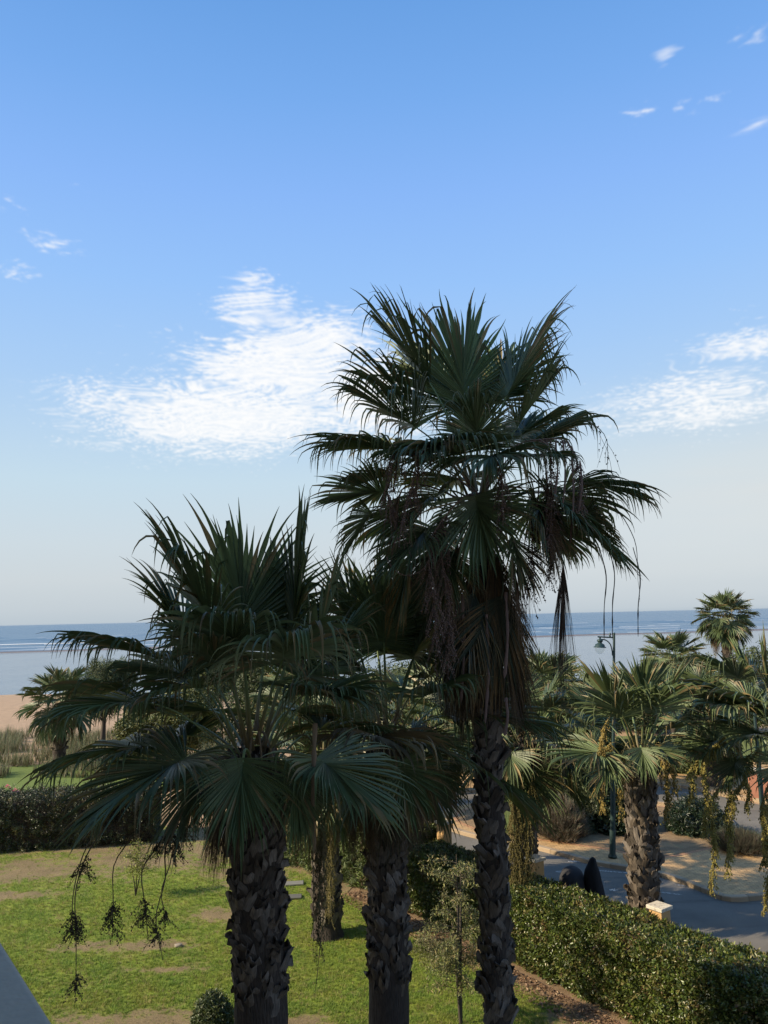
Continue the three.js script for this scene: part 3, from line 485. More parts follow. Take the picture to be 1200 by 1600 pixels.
// middle, half hidden
{
  const D = 11.9, top = px(605, 1150, D), foot = footOf(605, 1560, D), B = palm({ foot, top, r0: 0.30, r1: 0.26, seed: 202, fine: 70, bootFrom: 0.4, boots: 300, group: gPalm, label: 'middle palm with dark rough trunk standing between the broad low palm and the tall palm', bootSize: 0.8 });
  const add = (hx, hy, hd, tx, ty, td, o) => frond(B, px(hx, hy, D + hd), px(tx, ty, D + td), o);
  add(700, 1118, 0.6, 868, 1150, 1.0, { tip: 1.3, droop: 0.12 });
  add(715, 1185, 0.4, 842, 1285, 0.5, { tip: 0.9, roll: 0.2 });
  add(640, 1152, -0.3, 735, 1195, -0.6, { tip: 1.6 });
  add(572, 1152, -0.9, 650, 1178, -2.0, { tip: 2.6, droop: 0.3, tint: [0.15, 0.115, 0.06], dry: 0.5, roll: 0.2 });
  add(600, 1010, 0.2, 590, 868, 0.3, { tip: 0.8 }); add(645, 1030, 0.1, 705, 915, 0.2, { tip: 0.9 }); add(665, 1060, 0, 775, 1000, 0, { tip: 1.5 });
  add(548, 1050, -0.1, 470, 925, -0.2, { tip: 1.0 }); add(530, 1130, 0, 440, 1150, 0, { tip: 1.5 }); add(575, 1190, -0.6, 545, 1285, -1.0, { tip: 1.4 });
  add(625, 1190, -0.7, 645, 1290, -1.1, { tip: 1.4, dry: 0.4 });
  add(690, 1100, 0.9, 800, 1060, 1.6, { tip: 1.5 }); add(660, 1200, 0.5, 690, 1290, 0.8, { tip: 1.3, dry: 0.5 });
  add(660, 1090, -0.8, 720, 1080, -1.8, { tip: 2.4, droop: 0.3 }); add(540, 1090, -0.8, 480, 1070, -1.8, { tip: 2.4, droop: 0.3 }); add(650, 1010, 0.5, 680, 870, 0.8, { tip: 0.9 }); add(560, 1010, 0.4, 530, 870, 0.6, { tip: 0.8 }); add(590, 1015, 0.8, 575, 875, 1.1, { tip: 0.9 });
  add(540, 1200, 0.5, 500, 1290, 0.8, { tip: 1.3, dry: 0.3 });
  skirt(B, 26, 0.84, 0.99, { rad: 0.36, L: 0.85, green: 0.2 });
}

// the tall one
{
  const D = 11.8, top = px(748, 772, D), foot = footOf(779, 1590, D), C = palm({ foot, top, r0: 0.205, r1: 0.17, seed: 303, fine: 70, bootFrom: 0.2, bootTo: 0.74, boots: 300, group: gPalm, label: 'tall palm with slender trunk, brown hanging fruit and a skirt of dead fronds', bootSize: 0.85 });
  const add = (hx, hy, hd, tx, ty, td, o) => frond(C, px(hx, hy, D + hd), px(tx, ty, D + td), o);
  add(725, 632, 0.5, 716, 466, 0.9, { tip: 0.7, droop: 0.03, roll: 0.1, spread: 1.35, cup: 0.12, face: V(0.25, 0.2, 1), frizz: 0.3 });
  add(672, 600, 0.3, 572, 474, 0.5, { tip: 1.0, droop: 0.06, spread: 1.2, turn: 0.5 });
  add(790, 622, 0.2, 872, 478, 0.3, { tip: 0.8, droop: 0.06, roll: 0.1, spread: 1.3 });
  add(808, 668, 0, 893, 552, 0, { tip: 1.3, droop: 0.08, roll: 0.2, spread: 1.5 });
  add(655, 640, 0, 542, 572, 0, { tip: 1.6, droop: 0.1, roll: 0.2, spread: 1.5 });
  add(650, 668, -0.4, 522, 606, -0.6, { tip: 1.8, droop: 0.12, roll: 0.2, spread: 1.5 });
  add(620, 705, -0.1, 476, 700, -0.2, { tip: 1.7, droop: 0.15, roll: 0.2, spread: 1.5 });
  add(605, 768, -0.3, 500, 778, -0.4, { tip: 1.1, droop: 0.12, roll: 0.2, spread: 1.8, turn: 0.5 });
  add(898, 752, -0.1, 1018, 790, -0.2, { tip: 2.4, droop: 0.25, roll: 0.2, spread: 1.3 });
  add(885, 800, -0.5, 985, 890, -0.8, { tip: 1.0, droop: 0.15, roll: 0.2, spread: 1.6 });
  add(862, 800, -0.2, 880, 880, -0.3, { tip: 1.0, stretch: 0.85, droop: 0.15, spread: 1.4, dry: 0.3 });
  add(742, 775, -1.0, 768, 890, -1.5, { tip: 1.1, droop: 0.1, roll: 0.1, spread: 1.6 });
  add(668, 825, -0.8, 605, 905, -1.4, { tip: 1.3, droop: 0.12, roll: 0.2, spread: 1.6 });
  add(640, 870, -0.6, 625, 985, -0.8, { tip: 1.0, dry: 0.6, spread: 1.1, dryTint: [0.26, 0.17, 0.05] });
  add(720, 710, -0.9, 635, 690, -1.9, { tip: 1.8, droop: 0.2, roll: 0.2 });
  add(765, 715, -1.0, 785, 735, -2.2, { tip: 2.4, droop: 0.3 });
  add(690, 700, -0.9, 660, 720, -2.0, { tip: 2.6, droop: 0.3 });
  add(815, 715, -0.6, 880, 720, -1.4, { tip: 2.4, droop: 0.25 });
  add(700, 640, 0.9, 650, 530, 1.6, { tip: 1.1 }); add(775, 630, 0.9, 810, 520, 1.6, { tip: 1.0 }); add(820, 700, 0.8, 905, 650, 1.5, { tip: 1.8 }); add(660, 720, 0.9, 560, 690, 1.6, { tip: 1.8 });
  add(640, 790, 0.7, 560, 850, 1.2, { tip: 1.4, dry: 0.3 }); add(830, 800, 0.7, 900, 870, 1.2, { tip: 1.4, dry: 0.3 });
  add(800, 840, -0.5, 825, 930, -0.7, { tip: 1.0, dry: 0.6, spread: 1.1 });
  add(745, 690, -0.7, 740, 600, -1.4, { tip: 1.8, droop: 0.2, spread: 1.5 });
  add(700, 860, -0.8, 690, 960, -1.0, { tip: 1.0, dry: 0.5, spread: 1.2 });
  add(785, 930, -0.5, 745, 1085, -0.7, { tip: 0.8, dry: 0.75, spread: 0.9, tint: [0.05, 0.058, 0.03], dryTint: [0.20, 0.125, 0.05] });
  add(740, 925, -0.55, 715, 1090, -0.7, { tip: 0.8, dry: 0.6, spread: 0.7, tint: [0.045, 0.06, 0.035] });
  add(580, 800, 0.2, 535, 870, 0.3, { tip: 1.3, dry: 0.3 });
  add(855, 770, -0.5, 925, 840, -0.9, { tip: 1.8, droop: 0.2, dry: 0.4 }); add(838, 785, -0.6, 862, 880, -1.0, { tip: 1.4, dry: 0.5 }); add(880, 765, 0.1, 962, 835, 0.2, { tip: 2.0, droop: 0.2 }); add(915, 800, -0.1, 960, 880, -0.1, { tip: 1.5, dry: 0.4 });
  add(800, 690, 0.3, 880, 640, 0.5, { tip: 1.6 }); add(690, 770, -0.7, 610, 850, -1.2, { tip: 1.6 }); add(625, 740, 0.3, 540, 760, 0.5, { tip: 1.7 });
  crown(C, 9, { from: 40, to: -55, petiole: 1.05, blade: 1.45, spin: 2.2, skip: (a, u) => Math.sin(a) > 0.0 || (Math.cos(a) > 0.75 && u < 0.5), each: (u, r) => ({ dry: 0.1 + 0.5 * u * r() }) });
  skirt(C, 44, 0.745, 0.93, { rad: 0.26, L: 1.35, green: 0.15 });
  for (const [hx, hy, tx, ty, d] of [[690, 800, 672, 930, -0.9], [850, 760, 868, 880, -0.8], [715, 850, 705, 1000, -0.6], [800, 860, 812, 985, -0.6], [625, 770, 612, 880, -0.9]]) frond(C, px(hx, hy, D + d), px(tx, ty, D + d * 1.2), { name: 'dead_frond', dead: true, tint: [0.17, 0.115, 0.07], dryTint: [0.20, 0.14, 0.085], dry: 0.5, spread: 0.35, cup: 0.5, droop: 0.3, tip: 0.8, split: 0.25, frizz: 0.3 });
  // one folded dead frond hanging clear of the trunk
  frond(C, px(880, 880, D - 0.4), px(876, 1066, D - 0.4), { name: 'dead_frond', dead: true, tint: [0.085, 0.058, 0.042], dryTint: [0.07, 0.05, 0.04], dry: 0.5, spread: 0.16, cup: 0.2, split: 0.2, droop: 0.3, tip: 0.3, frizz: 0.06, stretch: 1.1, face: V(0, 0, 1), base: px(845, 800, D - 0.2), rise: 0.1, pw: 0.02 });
  const brown = { stem: [0.19, 0.125, 0.09], fruit: [0.15, 0.095, 0.075], per: 42, beads: 10, spray: 0.32, wide: 0.4, bead: 0.011 };
  for (const [pts, o] of [
    [[[750, 775, -0.2], [800, 700, -0.5], [850, 690, -0.7], [862, 770, -0.8], [858, 850, -0.8]], { from: 0.45 }],
    [[[750, 775, -0.2], [820, 695, -0.4], [885, 690, -0.5], [905, 740, -0.5], [903, 800, -0.5]], { from: 0.45 }],
    [[[750, 775, -0.2], [700, 720, -0.6], [660, 705, -1.0], [640, 770, -1.1], [625, 830, -1.1]], { from: 0.45 }],
    [[[750, 775, -0.2], [690, 730, -0.7], [625, 690, -1.0], [607, 740, -1.0], [610, 810, -1.0]], { from: 0.5 }],
    [[[750, 775, -0.2], [715, 790, -0.7], [690, 850, -0.9], [702, 950, -0.9], [700, 1040, -0.9]], { from: 0.4 }],
    [[[750, 775, -0.2], [720, 780, -0.8], [672, 850, -1.0], [680, 960, -1.0], [681, 1010, -1.0]], { from: 0.4 }],
    [[[750, 775, -0.2], [775, 720, -0.7], [785, 760, -1.0], [783, 820, -1.0], [780, 860, -1.0]], { from: 0.4 }],
    [[[750, 775, -0.2], [790, 760, -0.5], [825, 770, -0.6], [832, 860, -0.6], [828, 920, -0.6]], { from: 0.4, fruit: [0.03, 0.022, 0.018] }],
    [[[750, 775, -0.2], [800, 780, -0.5], [850, 790, -0.5], [862, 870, -0.5], [858, 905, -0.5]], { from: 0.4, fruit: [0.03, 0.022, 0.018] }],
    [[[750, 775, -0.2], [830, 690, -0.3], [905, 655, -0.4], [945, 680, -0.4], [950, 712, -0.4]], { from: 0.75, per: 14, beads: 3, fruit: [0.05, 0.055, 0.03], stem: [0.06, 0.07, 0.035] }],
    [[[750, 775, -0.2], [840, 770, -0.3], [940, 775, -0.3], [990, 840, -0.3], [997, 900, -0.3]], { from: 0.97, per: 8, beads: 2, stem: [0.045, 0.055, 0.032], w: 0.016 }],
    [[[750, 775, -0.2], [705, 800, 0.4], [650, 850, 0.6], [650, 960, 0.6], [655, 1000, 0.6]], { from: 0.4 }],
  ]) stalk(C, pts.map(([x, y, d]) => px(x, y, D + d * 1.35)), { ...brown, ...o });
  for (const [x, y0, y1, w] of [[880, 690, 800, 0.018], [893, 700, 850, 0.02], [868, 690, 780, 0.02], [906, 720, 800, 0.018], [852, 720, 830, 0.018], [650, 690, 780, 0.02], [616, 690, 770, 0.02], [790, 925, 1060, 0.03], [722, 930, 1100, 0.03], [760, 960, 1130, 0.03], [839, 700, 810, 0.016], [790, 1090, 1150, 0.03]]) strap(C, [px(x, y0, D - 0.75), px(x + 3, lerp(y0, y1, 0.5), D - 0.78), px(x - 2, y1, D - 0.75)], w, [0.155, 0.10, 0.082]);
  strap(C, [px(604, 870, D - 1.2), px(612, 886, D - 1.25), px(632, 899, D - 1.25), px(660, 890, D - 1.2), px(684, 838, D - 1.1)], 0.016, [0.24, 0.15, 0.115]);
  for (const [x, y0, y1] of [[944, 905, 1000], [957, 900, 1000], [997, 905, 995]]) strap(C, [px(x - 8, y0 - 50, D - 0.4), px(x + 3, y0 - 5, D - 0.4), px(x, y0 + 45, D - 0.4), px(x, y1, D - 0.4)], 0.011, [0.05, 0.045, 0.04]);
}

/* --- the palm on the lawn further back --- */
{
  const base = onLevel(512, 1462), D = -base.z, top = px(505, 1185, D), P = palm({ foot: base, top, r0: 0.32, r1: 0.28, seed: 404, bootFrom: 0.1, boots: 190, pale: true, label: 'palm on the sunny lawn with a mossy trunk foot, in front of the garden hedge' });
  crown(P, 26, { petiole: 1.0, blade: 1.3 });
  skirt(P, 16, 0.75, 0.97, { rad: 0.4, L: 1.1, green: 0.2 });
  stalk(P, [top, px(530, 1190, D - 0.7), px(520, 1260, D - 0.9), px(515, 1380, D - 0.9), px(512, 1425, D - 0.9)], { per: 60, stem: [0.2, 0.17, 0.07], fruit: [0.17, 0.145, 0.045], spray: 0.35, beads: 10, bead: 0.012 });
}
/* --- the row of street palms beyond the hedge --- */
const gStreet = 'street palms in a row beyond the hedge';
const gold = { stem: [0.30, 0.24, 0.10], fruit: [0.27, 0.20, 0.05], per: 60, beads: 8, spray: 0.16, wide: 0.5, bead: 0.012, long: 2.0, w: 0.012 };
function streetSpot(pxx, off) { let best = null; for (let s = -16; s < 8; s += 0.02) { const q = alongHedge(s, off), c = q.clone().project(camera), x = (c.x + 1) * 600; if (!best || Math.abs(x - pxx) < best[0]) best = [Math.abs(x - pxx), q]; } return best[1]; }
const aimUp = (foot, x, y) => px(x, y, -foot.z);
{
  const foot = streetSpot(1013, 1.55), D = -foot.z, top = aimUp(foot, 1001, 1190), G = palm({ foot, top, r0: 0.27, r1: 0.26, seed: 505, bootFrom: 0.2, boots: 300, bootSize: 0.9, pale: true, group: gStreet, label: 'street palm with golden flower stalks next to the capped pillar nearest the dark kerb' });
  const add = (hx, hy, hd, tx, ty, td, o) => frond(G, px(hx, hy, D + hd), px(tx, ty, D + td), o);
  add(965, 1112, -0.3, 914, 1036, -0.6, { tip: 0.4, droop: 0.04 }); add(1005, 1100, -0.4, 1003, 1024, -0.8, { tip: 0.3, droop: 0.03, spread: 1.7 }); add(1035, 1105, -0.2, 1072, 1030, -0.3, { tip: 0.4 });
  add(918, 1133, 0, 860, 1108, 0, { tip: 0.9 }); add(943, 1174, -0.6, 868, 1192, -1.0, { tip: 1.2 }); add(955, 1188, -0.9, 930, 1236, -1.4, { tip: 1.0, spread: 1.4 });
  add(1055, 1130, 0.3, 1105, 1095, 0.5, { tip: 1.0 }); add(1030, 1168, -0.8, 1060, 1200, -1.3, { tip: 1.2 }); add(1002, 1168, -1.0, 1010, 1215, -1.5, { tip: 1.2, spread: 1.3 });
  add(940, 1120, 0.8, 890, 1070, 1.4, { tip: 0.9 }); add(1050, 1110, 0.9, 1090, 1060, 1.5, { tip: 0.9 }); add(985, 1100, 0.9, 975, 1040, 1.6, { tip: 0.7 }); add(1060, 1170, 0.5, 1110, 1195, 0.8, { tip: 1.4 });
  add(975, 1120, -0.9, 955, 1075, -1.8, { tip: 1.3 }); add(1020, 1115, -0.9, 1030, 1070, -1.8, { tip: 1.3 }); add(930, 1160, 0.5, 880, 1160, 0.8, { tip: 1.2 }); add(1040, 1140, -0.8, 1090, 1135, -1.5, { tip: 1.6 });
  skirt(G, 8, 0.95, 0.99, { rad: 0.35, L: 0.35 });
  for (const [x, y0, y1] of [[940, 1130, 1262], [968, 1180, 1272], [1040, 1185, 1275], [1052, 1180, 1245], [930, 1180, 1235]]) stalk(G, [top, px(lerp(1000, x, 0.6), y0 - 20, D - 0.6), px(x, y0 + 20, D - 0.9), px(x + 2, lerp(y0, y1, 0.6), D - 0.9), px(x, y1, D - 0.9)], { ...gold, from: 0.5 });
}
{
  const foot = streetSpot(820, 1.55), D = -foot.z, top = aimUp(foot, 826, 1160), P = palm({ foot, top, r0: 0.26, r1: 0.25, seed: 606, bootFrom: 0.15, boots: 210, pale: true, bootSize: 0.95, group: gStreet, label: 'street palm half hidden behind the slender trunk of the tall palm' });
  crown(P, 24, { petiole: 1.05, blade: 1.35, from: 70 }); skirt(P, 10, 0.85, 0.98, { rad: 0.36, L: 0.8 });
  for (const [x, y0, y1] of [[812, 1290, 1430], [826, 1270, 1370], [800, 1300, 1380]]) stalk(P, [top, px(x + 8, 1190, D - 1.2), px(x, y0, D - 1.5), px(x, y1, D - 1.5)], { ...gold, fruit: [0.14, 0.12, 0.035], stem: [0.16, 0.13, 0.05], from: 0.45, per: 80, spray: 0.3 });
}
{
  const foot = streetSpot(668, 1.55), D = -foot.z, top = aimUp(foot, 662, 1140), P = palm({ foot, top, r0: 0.26, r1: 0.25, seed: 707, bootFrom: 0.22, boots: 190, pale: true, bootSize: 0.95, group: gStreet, label: 'street palm beyond the hedge beside the capped pillar at the head of the paved island' });
  crown(P, 24, { petiole: 1.05, blade: 1.35, from: 70, spin: 1 }); skirt(P, 16, 0.72, 0.98, { rad: 0.4, L: 1.0, green: 0.2 });
}
// the street palm whose crown reaches in from the right
{
  const foot = footOf(1262, 1400, 17.6), D = 17.6, top = aimUp(foot, 1245, 1150), P = palm({ foot, top, r0: 0.31, r1: 0.29, seed: 808, bootFrom: 0.2, boots: 190, pale: true, bootSize: 0.95, group: gStreet, label: 'street palm with its big fan fronds over the road beside the second lamp post' });
  const add = (hx, hy, hd, tx, ty, td, o) => frond(P, px(hx, hy, D + hd), px(tx, ty, D + td), o);
  add(1160, 1062, 0, 1085, 1022, 0, { tip: 1.0, droop: 0.08 }); add(1150, 1092, -0.3, 1062, 1060, -0.6, { tip: 1.0 }); add(1128, 1155, -0.3, 1050, 1188, -0.5, { tip: 1.2, spread: 1.5 }); add(1152, 1186, -0.7, 1130, 1236, -1.1, { tip: 1.1, spread: 1.7 });
  add(1190, 1145, -0.9, 1150, 1165, -1.8, { tip: 1.4 }); add(1200, 1085, 0.2, 1196, 985, 0.3, { tip: 0.4 }); add(1180, 1075, 0.5, 1140, 1000, 0.8, { tip: 0.7 }); add(1150, 1105, -0.7, 1095, 1110, -1.4, { tip: 2.4, droop: 0.3, stretch: 1.2 });
  add(1240, 1070, 0.1, 1255, 980, 0.2, { tip: 0.5 }); add(1290, 1110, 0, 1360, 1080, 0, { tip: 1 }); add(1290, 1170, 0, 1360, 1210, 0, { tip: 1 }); add(1140, 1130, 0.6, 1075, 1120, 1.0, { tip: 1.3 }); add(1195, 1120, -0.9, 1160, 1095, -2.0, { tip: 1.5 });
  add(1225, 1190, -0.9, 1225, 1250, -1.4, { tip: 1.1 }); add(1180, 1110, 0.9, 1140, 1060, 1.6, { tip: 1 });
  for (const [x, y0, y1] of [[1100, 1180, 1300], [1112, 1240, 1388], [1140, 1215, 1300], [1136, 1250, 1362], [1192, 1260, 1350], [1196, 1280, 1420], [1078, 1195, 1250], [1165, 1205, 1265]]) stalk(P, [top, px(lerp(1215, x, 0.6), y0 - 35, D - 0.6), px(x, y0 + 10, D - 0.9), px(x + 5, lerp(y0, y1, 0.5), D - 0.95), px(x, y1, D - 0.9)], { ...gold, fruit: [0.30, 0.26, 0.065], from: 0.45, per: 75 });
}
/* --- palms further off, towards the sea --- */
function farPalm(x, y, D, seed, label, o = {}) {
  const top = px(x, y, D), foot = V(top.x + (o.lean ?? 0), o.ground ?? -0.03, top.z), P = palm({ foot, top, r0: 0.34, r1: 0.28, seed, bootFrom: 0.3, boots: o.boots ?? 60, pale: true, label, coarse: o.coarse ?? 1, group: 'palms between the road and the sea', bootSize: 1.2 });
  crown(P, o.count ?? 30, { petiole: 1.0, blade: 1.35, spin: seed, limp: 0.6, ...o }); skirt(P, o.dead ?? 12, 0.86, 0.97, { rad: 0.45, L: 1.3 }); return P;
}
farPalm(1132, 968, 52, 31, 'tall palm standing out against the sea horizon with a brown skirt', { dead: 26, count: 38, to: -45, from: 80, petiole: 1.0, blade: 1.25 });
farPalm(1052, 1035, 40, 32, 'low bushy palm in front of the calm water, below the tall far palm', { petiole: 0.9, blade: 1.1 });
farPalm(95, 1100, 42, 33, 'bushy palm at the edge of the sandy beach', { petiole: 1.1, blade: 1.3, from: 80 });
farPalm(852, 1078, 33, 34, 'palm behind the hanging dead frond of the tall palm', { petiole: 0.85, blade: 1.15, limp: 0.4 });
farPalm(905, 1120, 37, 35, 'stiff leaved palm beyond the far pavement behind the lamp post', { petiole: 0.8, blade: 1.0, from: 82, limp: 0.3 });
farPalm(1105, 1110, 34, 36, 'palm between the street palm crowns and the far lawn', { petiole: 1.0, blade: 1.3 });
farPalm(470, 1100, 30, 37, 'palm seen through the fronds behind the broad low palm', { petiole: 1.0, blade: 1.3 });
farPalm(690, 1085, 34, 38, 'palm across the road behind the skirt of the tall palm', { petiole: 1.0, blade: 1.3 });

/* ====================================================== hedges, shrubs, trees ====================================================== */
function clumpGeo(seed, leaves, len, wid, spreadR, droop = 0) {
  const b = new Build(), r = rngOf(seed);
  for (let k = 0; k < leaves; k++) {
    const a = r() * 6.283, e = (r() - 0.25) * 1.5, d = V(Math.cos(a) * Math.cos(e), Math.sin(e), Math.sin(a) * Math.cos(e)), s = V().crossVectors(d, Math.abs(d.y) > 0.9 ? V(1, 0, 0) : UP).normalize().applyAxisAngle(d, (r() - 0.5) * 1.8), n = V().crossVectors(s, d), o = d.clone().multiplyScalar(spreadR * (0.2 + 0.8 * r())), l = len * (0.7 + 0.6 * r()), w = wid * (0.8 + 0.4 * r()), t = 0.75 + 0.5 * r(), c = [t, t, t * 0.95];
    const i0 = b.v(o, c), i1 = b.v(o.clone().addScaledVector(d, l * 0.45).addScaledVector(s, w * 0.5).addScaledVector(n, w * 0.12), c), i2 = b.v(o.clone().addScaledVector(d, l * 0.45).addScaledVector(s, -w * 0.5).addScaledVector(n, w * 0.12), c), i3 = b.v(o.clone().addScaledVector(d, l).addScaledVector(n, -w * 0.2).add(V(0, -droop * l, 0)), c);
    b.tri(i0, i1, i3); b.tri(i0, i3, i2);
  }
  return b.done();
}
const leafy = (rough = 0.5, tr = 0.25) => new THREE.MeshPhysicalMaterial({ color: '#fff', vertexColors: true, roughness: rough, transmission: tr, thickness: 0, side: THREE.DoubleSide });
const glossyLeaf = leafy(0.38, 0.2), softLeaf = leafy(0.7, 0.3), barkPlain = mat('#ffffff', 0.95, { map: barkMap, color: rgb(1.3, 1.25, 1.2).clone() }), twigCore = mat('#ffffff', 0.95, { map: barkMap });
barkPlain.color.setRGB(1, 1, 1);
const boxLeaf = clumpGeo(1, 7, 0.052, 0.030, 0.04), smallLeaf = clumpGeo(2, 9, 0.035, 0.018, 0.05), longLeaf = clumpGeo(3, 8, 0.12, 0.022, 0.03, 0.2), needle = clumpGeo(4, 14, 0.16, 0.010, 0.02), treeLeaf = clumpGeo(5, 10, 0.12, 0.07, 0.12);
function put(p, r, s) { return new THREE.Matrix4().compose(p, new THREE.Quaternion().setFromEuler(new THREE.Euler(r() * 6.28, r() * 6.28, r() * 6.28)), V(s, s, s)); }
const pick = (r, list, vary = 0.3) => { const c = list[Math.floor(r() * list.length)], k = 1 - vary / 2 + vary * r(); return rgb(c[0] * k, c[1] * k, c[2] * k); };

/* a clipped hedge along points on the ground: rounded box full of leaves round a dark woody core */
function hedge(name, a, b, height, width, n, geo, colors, seed, label, group, m = glossyLeaf, rough = 0.1) {
  const root = thing(name, a.clone().setY(0), label, 'hedge', group), r = rngOf(seed), L = a.distanceTo(b), dir = b.clone().sub(a).setY(0).normalize(), nr = V(-dir.z, 0, dir.x);
  const core = new RoundedBoxGeometry(L - 0.25, height - 0.15, width - 0.3, 2, 0.12); const cm = meshOf('woody_core', core, twigCore, root); cm.position.copy(dir.clone().multiplyScalar(L / 2)).setY((height - 0.15) / 2); cm.rotation.y = Math.atan2(-dir.z, dir.x);
  const ms = [], cs = [], face = 2 * height + width + 0.0001;
  for (let k = 0; k < n; k++) {
    let s = r() * L, u = r() * face, y, w; if (u < height) { y = u; w = -width / 2; } else if (u < height + width) { y = height; w = u - height - width / 2; } else { y = u - height - width; w = width / 2; }
    const endFace = r() < width / (L + width) * 0.6; if (endFace) { s = r() < 0.5 ? 0 : L; y = r() * height; w = (r() - 0.5) * width; }
    const cr = Math.max(0, y - (height - 0.22)) / 0.22, edge = Math.max(0, Math.abs(w) - (width / 2 - 0.22)) / 0.22; const pull = cr > 0 && edge > 0 ? Math.max(0, Math.hypot(cr, edge) - 1) * 0.16 : 0;
    const lump = rough * fbm2(s * 1.3 + seed, y * 1.6 + w * 1.7, 3) + rough * 0.5 * noise2(s * 5 + seed, y * 5 + w * 5), inn = -Math.pow(r(), 2) * 0.12 + lump - pull;
    const p = dir.clone().multiplyScalar(s).addScaledVector(nr, w * (1 + inn / (width / 2))).setY(y + (y >= height ? inn : 0)); if (p.y < 0.03) p.y = 0.03 + r() * 0.1;
    ms.push(put(p, r, 0.8 + 0.5 * r())); const dryZone = smooth(fbm2(s * 0.8 + seed * 3, y * 1.1 + w * 0.9, 3), 0.12, 0.42); cs.push(r() < dryZone * 0.45 ? pick(r, [[0.20, 0.165, 0.06], [0.15, 0.15, 0.045], [0.17, 0.11, 0.06]], 0.5) : pick(r, colors, 0.5));
  }
  const im = copies('foliage', geo, m, ms, root, cs); return root;
}
const hedgeGreen = [[0.095, 0.135, 0.024], [0.120, 0.160, 0.028], [0.050, 0.080, 0.016], [0.150, 0.175, 0.042], [0.075, 0.110, 0.022], [0.19, 0.17, 0.06], [0.04, 0.06, 0.014]];
{
  const w = 1.25, mid = w / 2 + 0.05;
  hedge('garden_hedge', alongHedge(10, mid), alongHedge(-4.4, mid), 1.5, w, 62000, boxLeaf, hedgeGreen, 41, 'long clipped green hedge between the lawn and the road');
  hedge('garden_hedge', alongHedge(-4.3, mid + 0.1), alongHedge(-8.2, mid + 0.3), 1.75, 1.5, 20000, boxLeaf, [...hedgeGreen, [0.12, 0.13, 0.05]], 42, 'taller bushier hedge section with yellowish leaves beside the farthest pillar');
  hedge('oleander_hedge', onLevel(575, 1392).add(V(0.3, 0, -0.6)), onLevel(440, 1345).add(V(0.2, 0, -0.5)), 2.0, 1.2, 9000, longLeaf, [[0.10, 0.15, 0.03], [0.14, 0.19, 0.04], [0.08, 0.12, 0.03]], 43, 'loose bright green long leaved hedge behind the palm on the sunny lawn', null, softLeaf, 0.25);
  hedge('flowering_hedge', onLevel(-70, 1338).add(V(0, 0, -0.8)), onLevel(235, 1318).add(V(0, 0, -0.8)), 1.7, 1.5, 20000, smallLeaf, [[0.035, 0.055, 0.016], [0.05, 0.07, 0.02], [0.045, 0.04, 0.025]], 44, 'dark untrimmed hedge with pink flowers on top at the edge of the lawn', null, glossyLeaf, 0.3);
}
/* flowers: small five petalled heads in clusters */
function flowerGeo() { const b = new Build(), r = rngOf(9); for (let h = 0; h < 6; h++) { const c = V((r() - 0.5) * 0.14, r() * 0.08, (r() - 0.5) * 0.14), t = 0.8 + 0.4 * r(); for (let k = 0; k < 5; k++) { const a = k * 1.2566 + r(), d = V(Math.cos(a), 0.3, Math.sin(a)), s = V(-Math.sin(a), 0, Math.cos(a)), col = [t, t, t]; const i = [c, c.clone().addScaledVector(d, 0.022).addScaledVector(s, 0.014), c.clone().addScaledVector(d, 0.036), c.clone().addScaledVector(d, 0.022).addScaledVector(s, -0.014)].map((p) => b.v(p, col)); b.tri(i[0], i[1], i[2]); b.tri(i[0], i[2], i[3]); } } return b.done(); }
const flowers = flowerGeo(), petal = leafy(0.6, 0.3); petal.color.setRGB(0.62, 0.06, 0.12);
for (const [x, y, lbl] of [[12, 1232, 'pink flower cluster on top of the dark hedge, the larger of two'], [24, 1238, 'small pink flower cluster on top of the dark hedge']]) { const p = atDepth(x, y, 27.2); const m = meshOf('flower_cluster', flowers, petal, scene); m.position.copy(p); m.scale.setScalar(1.5); tag(m, lbl, 'flowers', 'pink flowers on the hedge'); }

/* a free growing shrub: leaves through an uneven dome, with stems */
function shrub(name, at, rx, ry, n, geo, colors, seed, label, m = softLeaf, o = {}) {
  const root = thing(name, at, label, o.category ?? 'shrub', o.group), r = rngOf(seed), b = new Build(), ms = [], cs = [];
  for (let k = 0; k < (o.stems ?? 14); k++) { const a = r() * 6.283, q = Math.sqrt(r()) * 0.85, e = V(Math.cos(a) * rx * q, ry * (0.55 + 0.4 * (1 - q)), Math.sin(a) * rx * q); b.tube([V(e.x * 0.1, 0, e.z * 0.1), V(e.x * 0.45, e.y * 0.55, e.z * 0.45), e], [0.014, 0.009, 0.004], [0.09, 0.07, 0.05], 4); }
  meshOf('stems', b.done(), dryMat, root);
  for (let k = 0; k < n; k++) {
    const a = r() * 6.283, e = Math.asin(r()), d = V(Math.cos(a) * Math.cos(e), Math.sin(e), Math.sin(a) * Math.cos(e)), lump = 1 + (o.lump ?? 0.25) * fbm2(d.x * 2.2 + seed, d.z * 2.2 + d.y * 2, 3) + 0.12 * noise3(d.x * 6, d.y * 6, d.z * 6 + seed), q = lump * Math.pow(r(), o.fill ?? 0.28);
    const p = V(d.x * rx * q, Math.max(0.03, d.y * ry * q), d.z * rx * q); let mtx;
    if (o.upright) { const dir = V(d.x * 0.7, 0.6 + d.y * 0.5, d.z * 0.7).add(V((r() - 0.5) * 0.5, 0, (r() - 0.5) * 0.5)).normalize(), s = 0.7 + 0.6 * r(); mtx = new THREE.Matrix4().compose(p, new THREE.Quaternion().setFromUnitVectors(UP, dir), V(s, s, s)); } else mtx = put(p, r, 0.7 + 0.6 * r());
    ms.push(mtx); cs.push(pick(r, colors, 0.5));
  }
  copies('foliage', geo, m, ms, root, cs); return root;
}
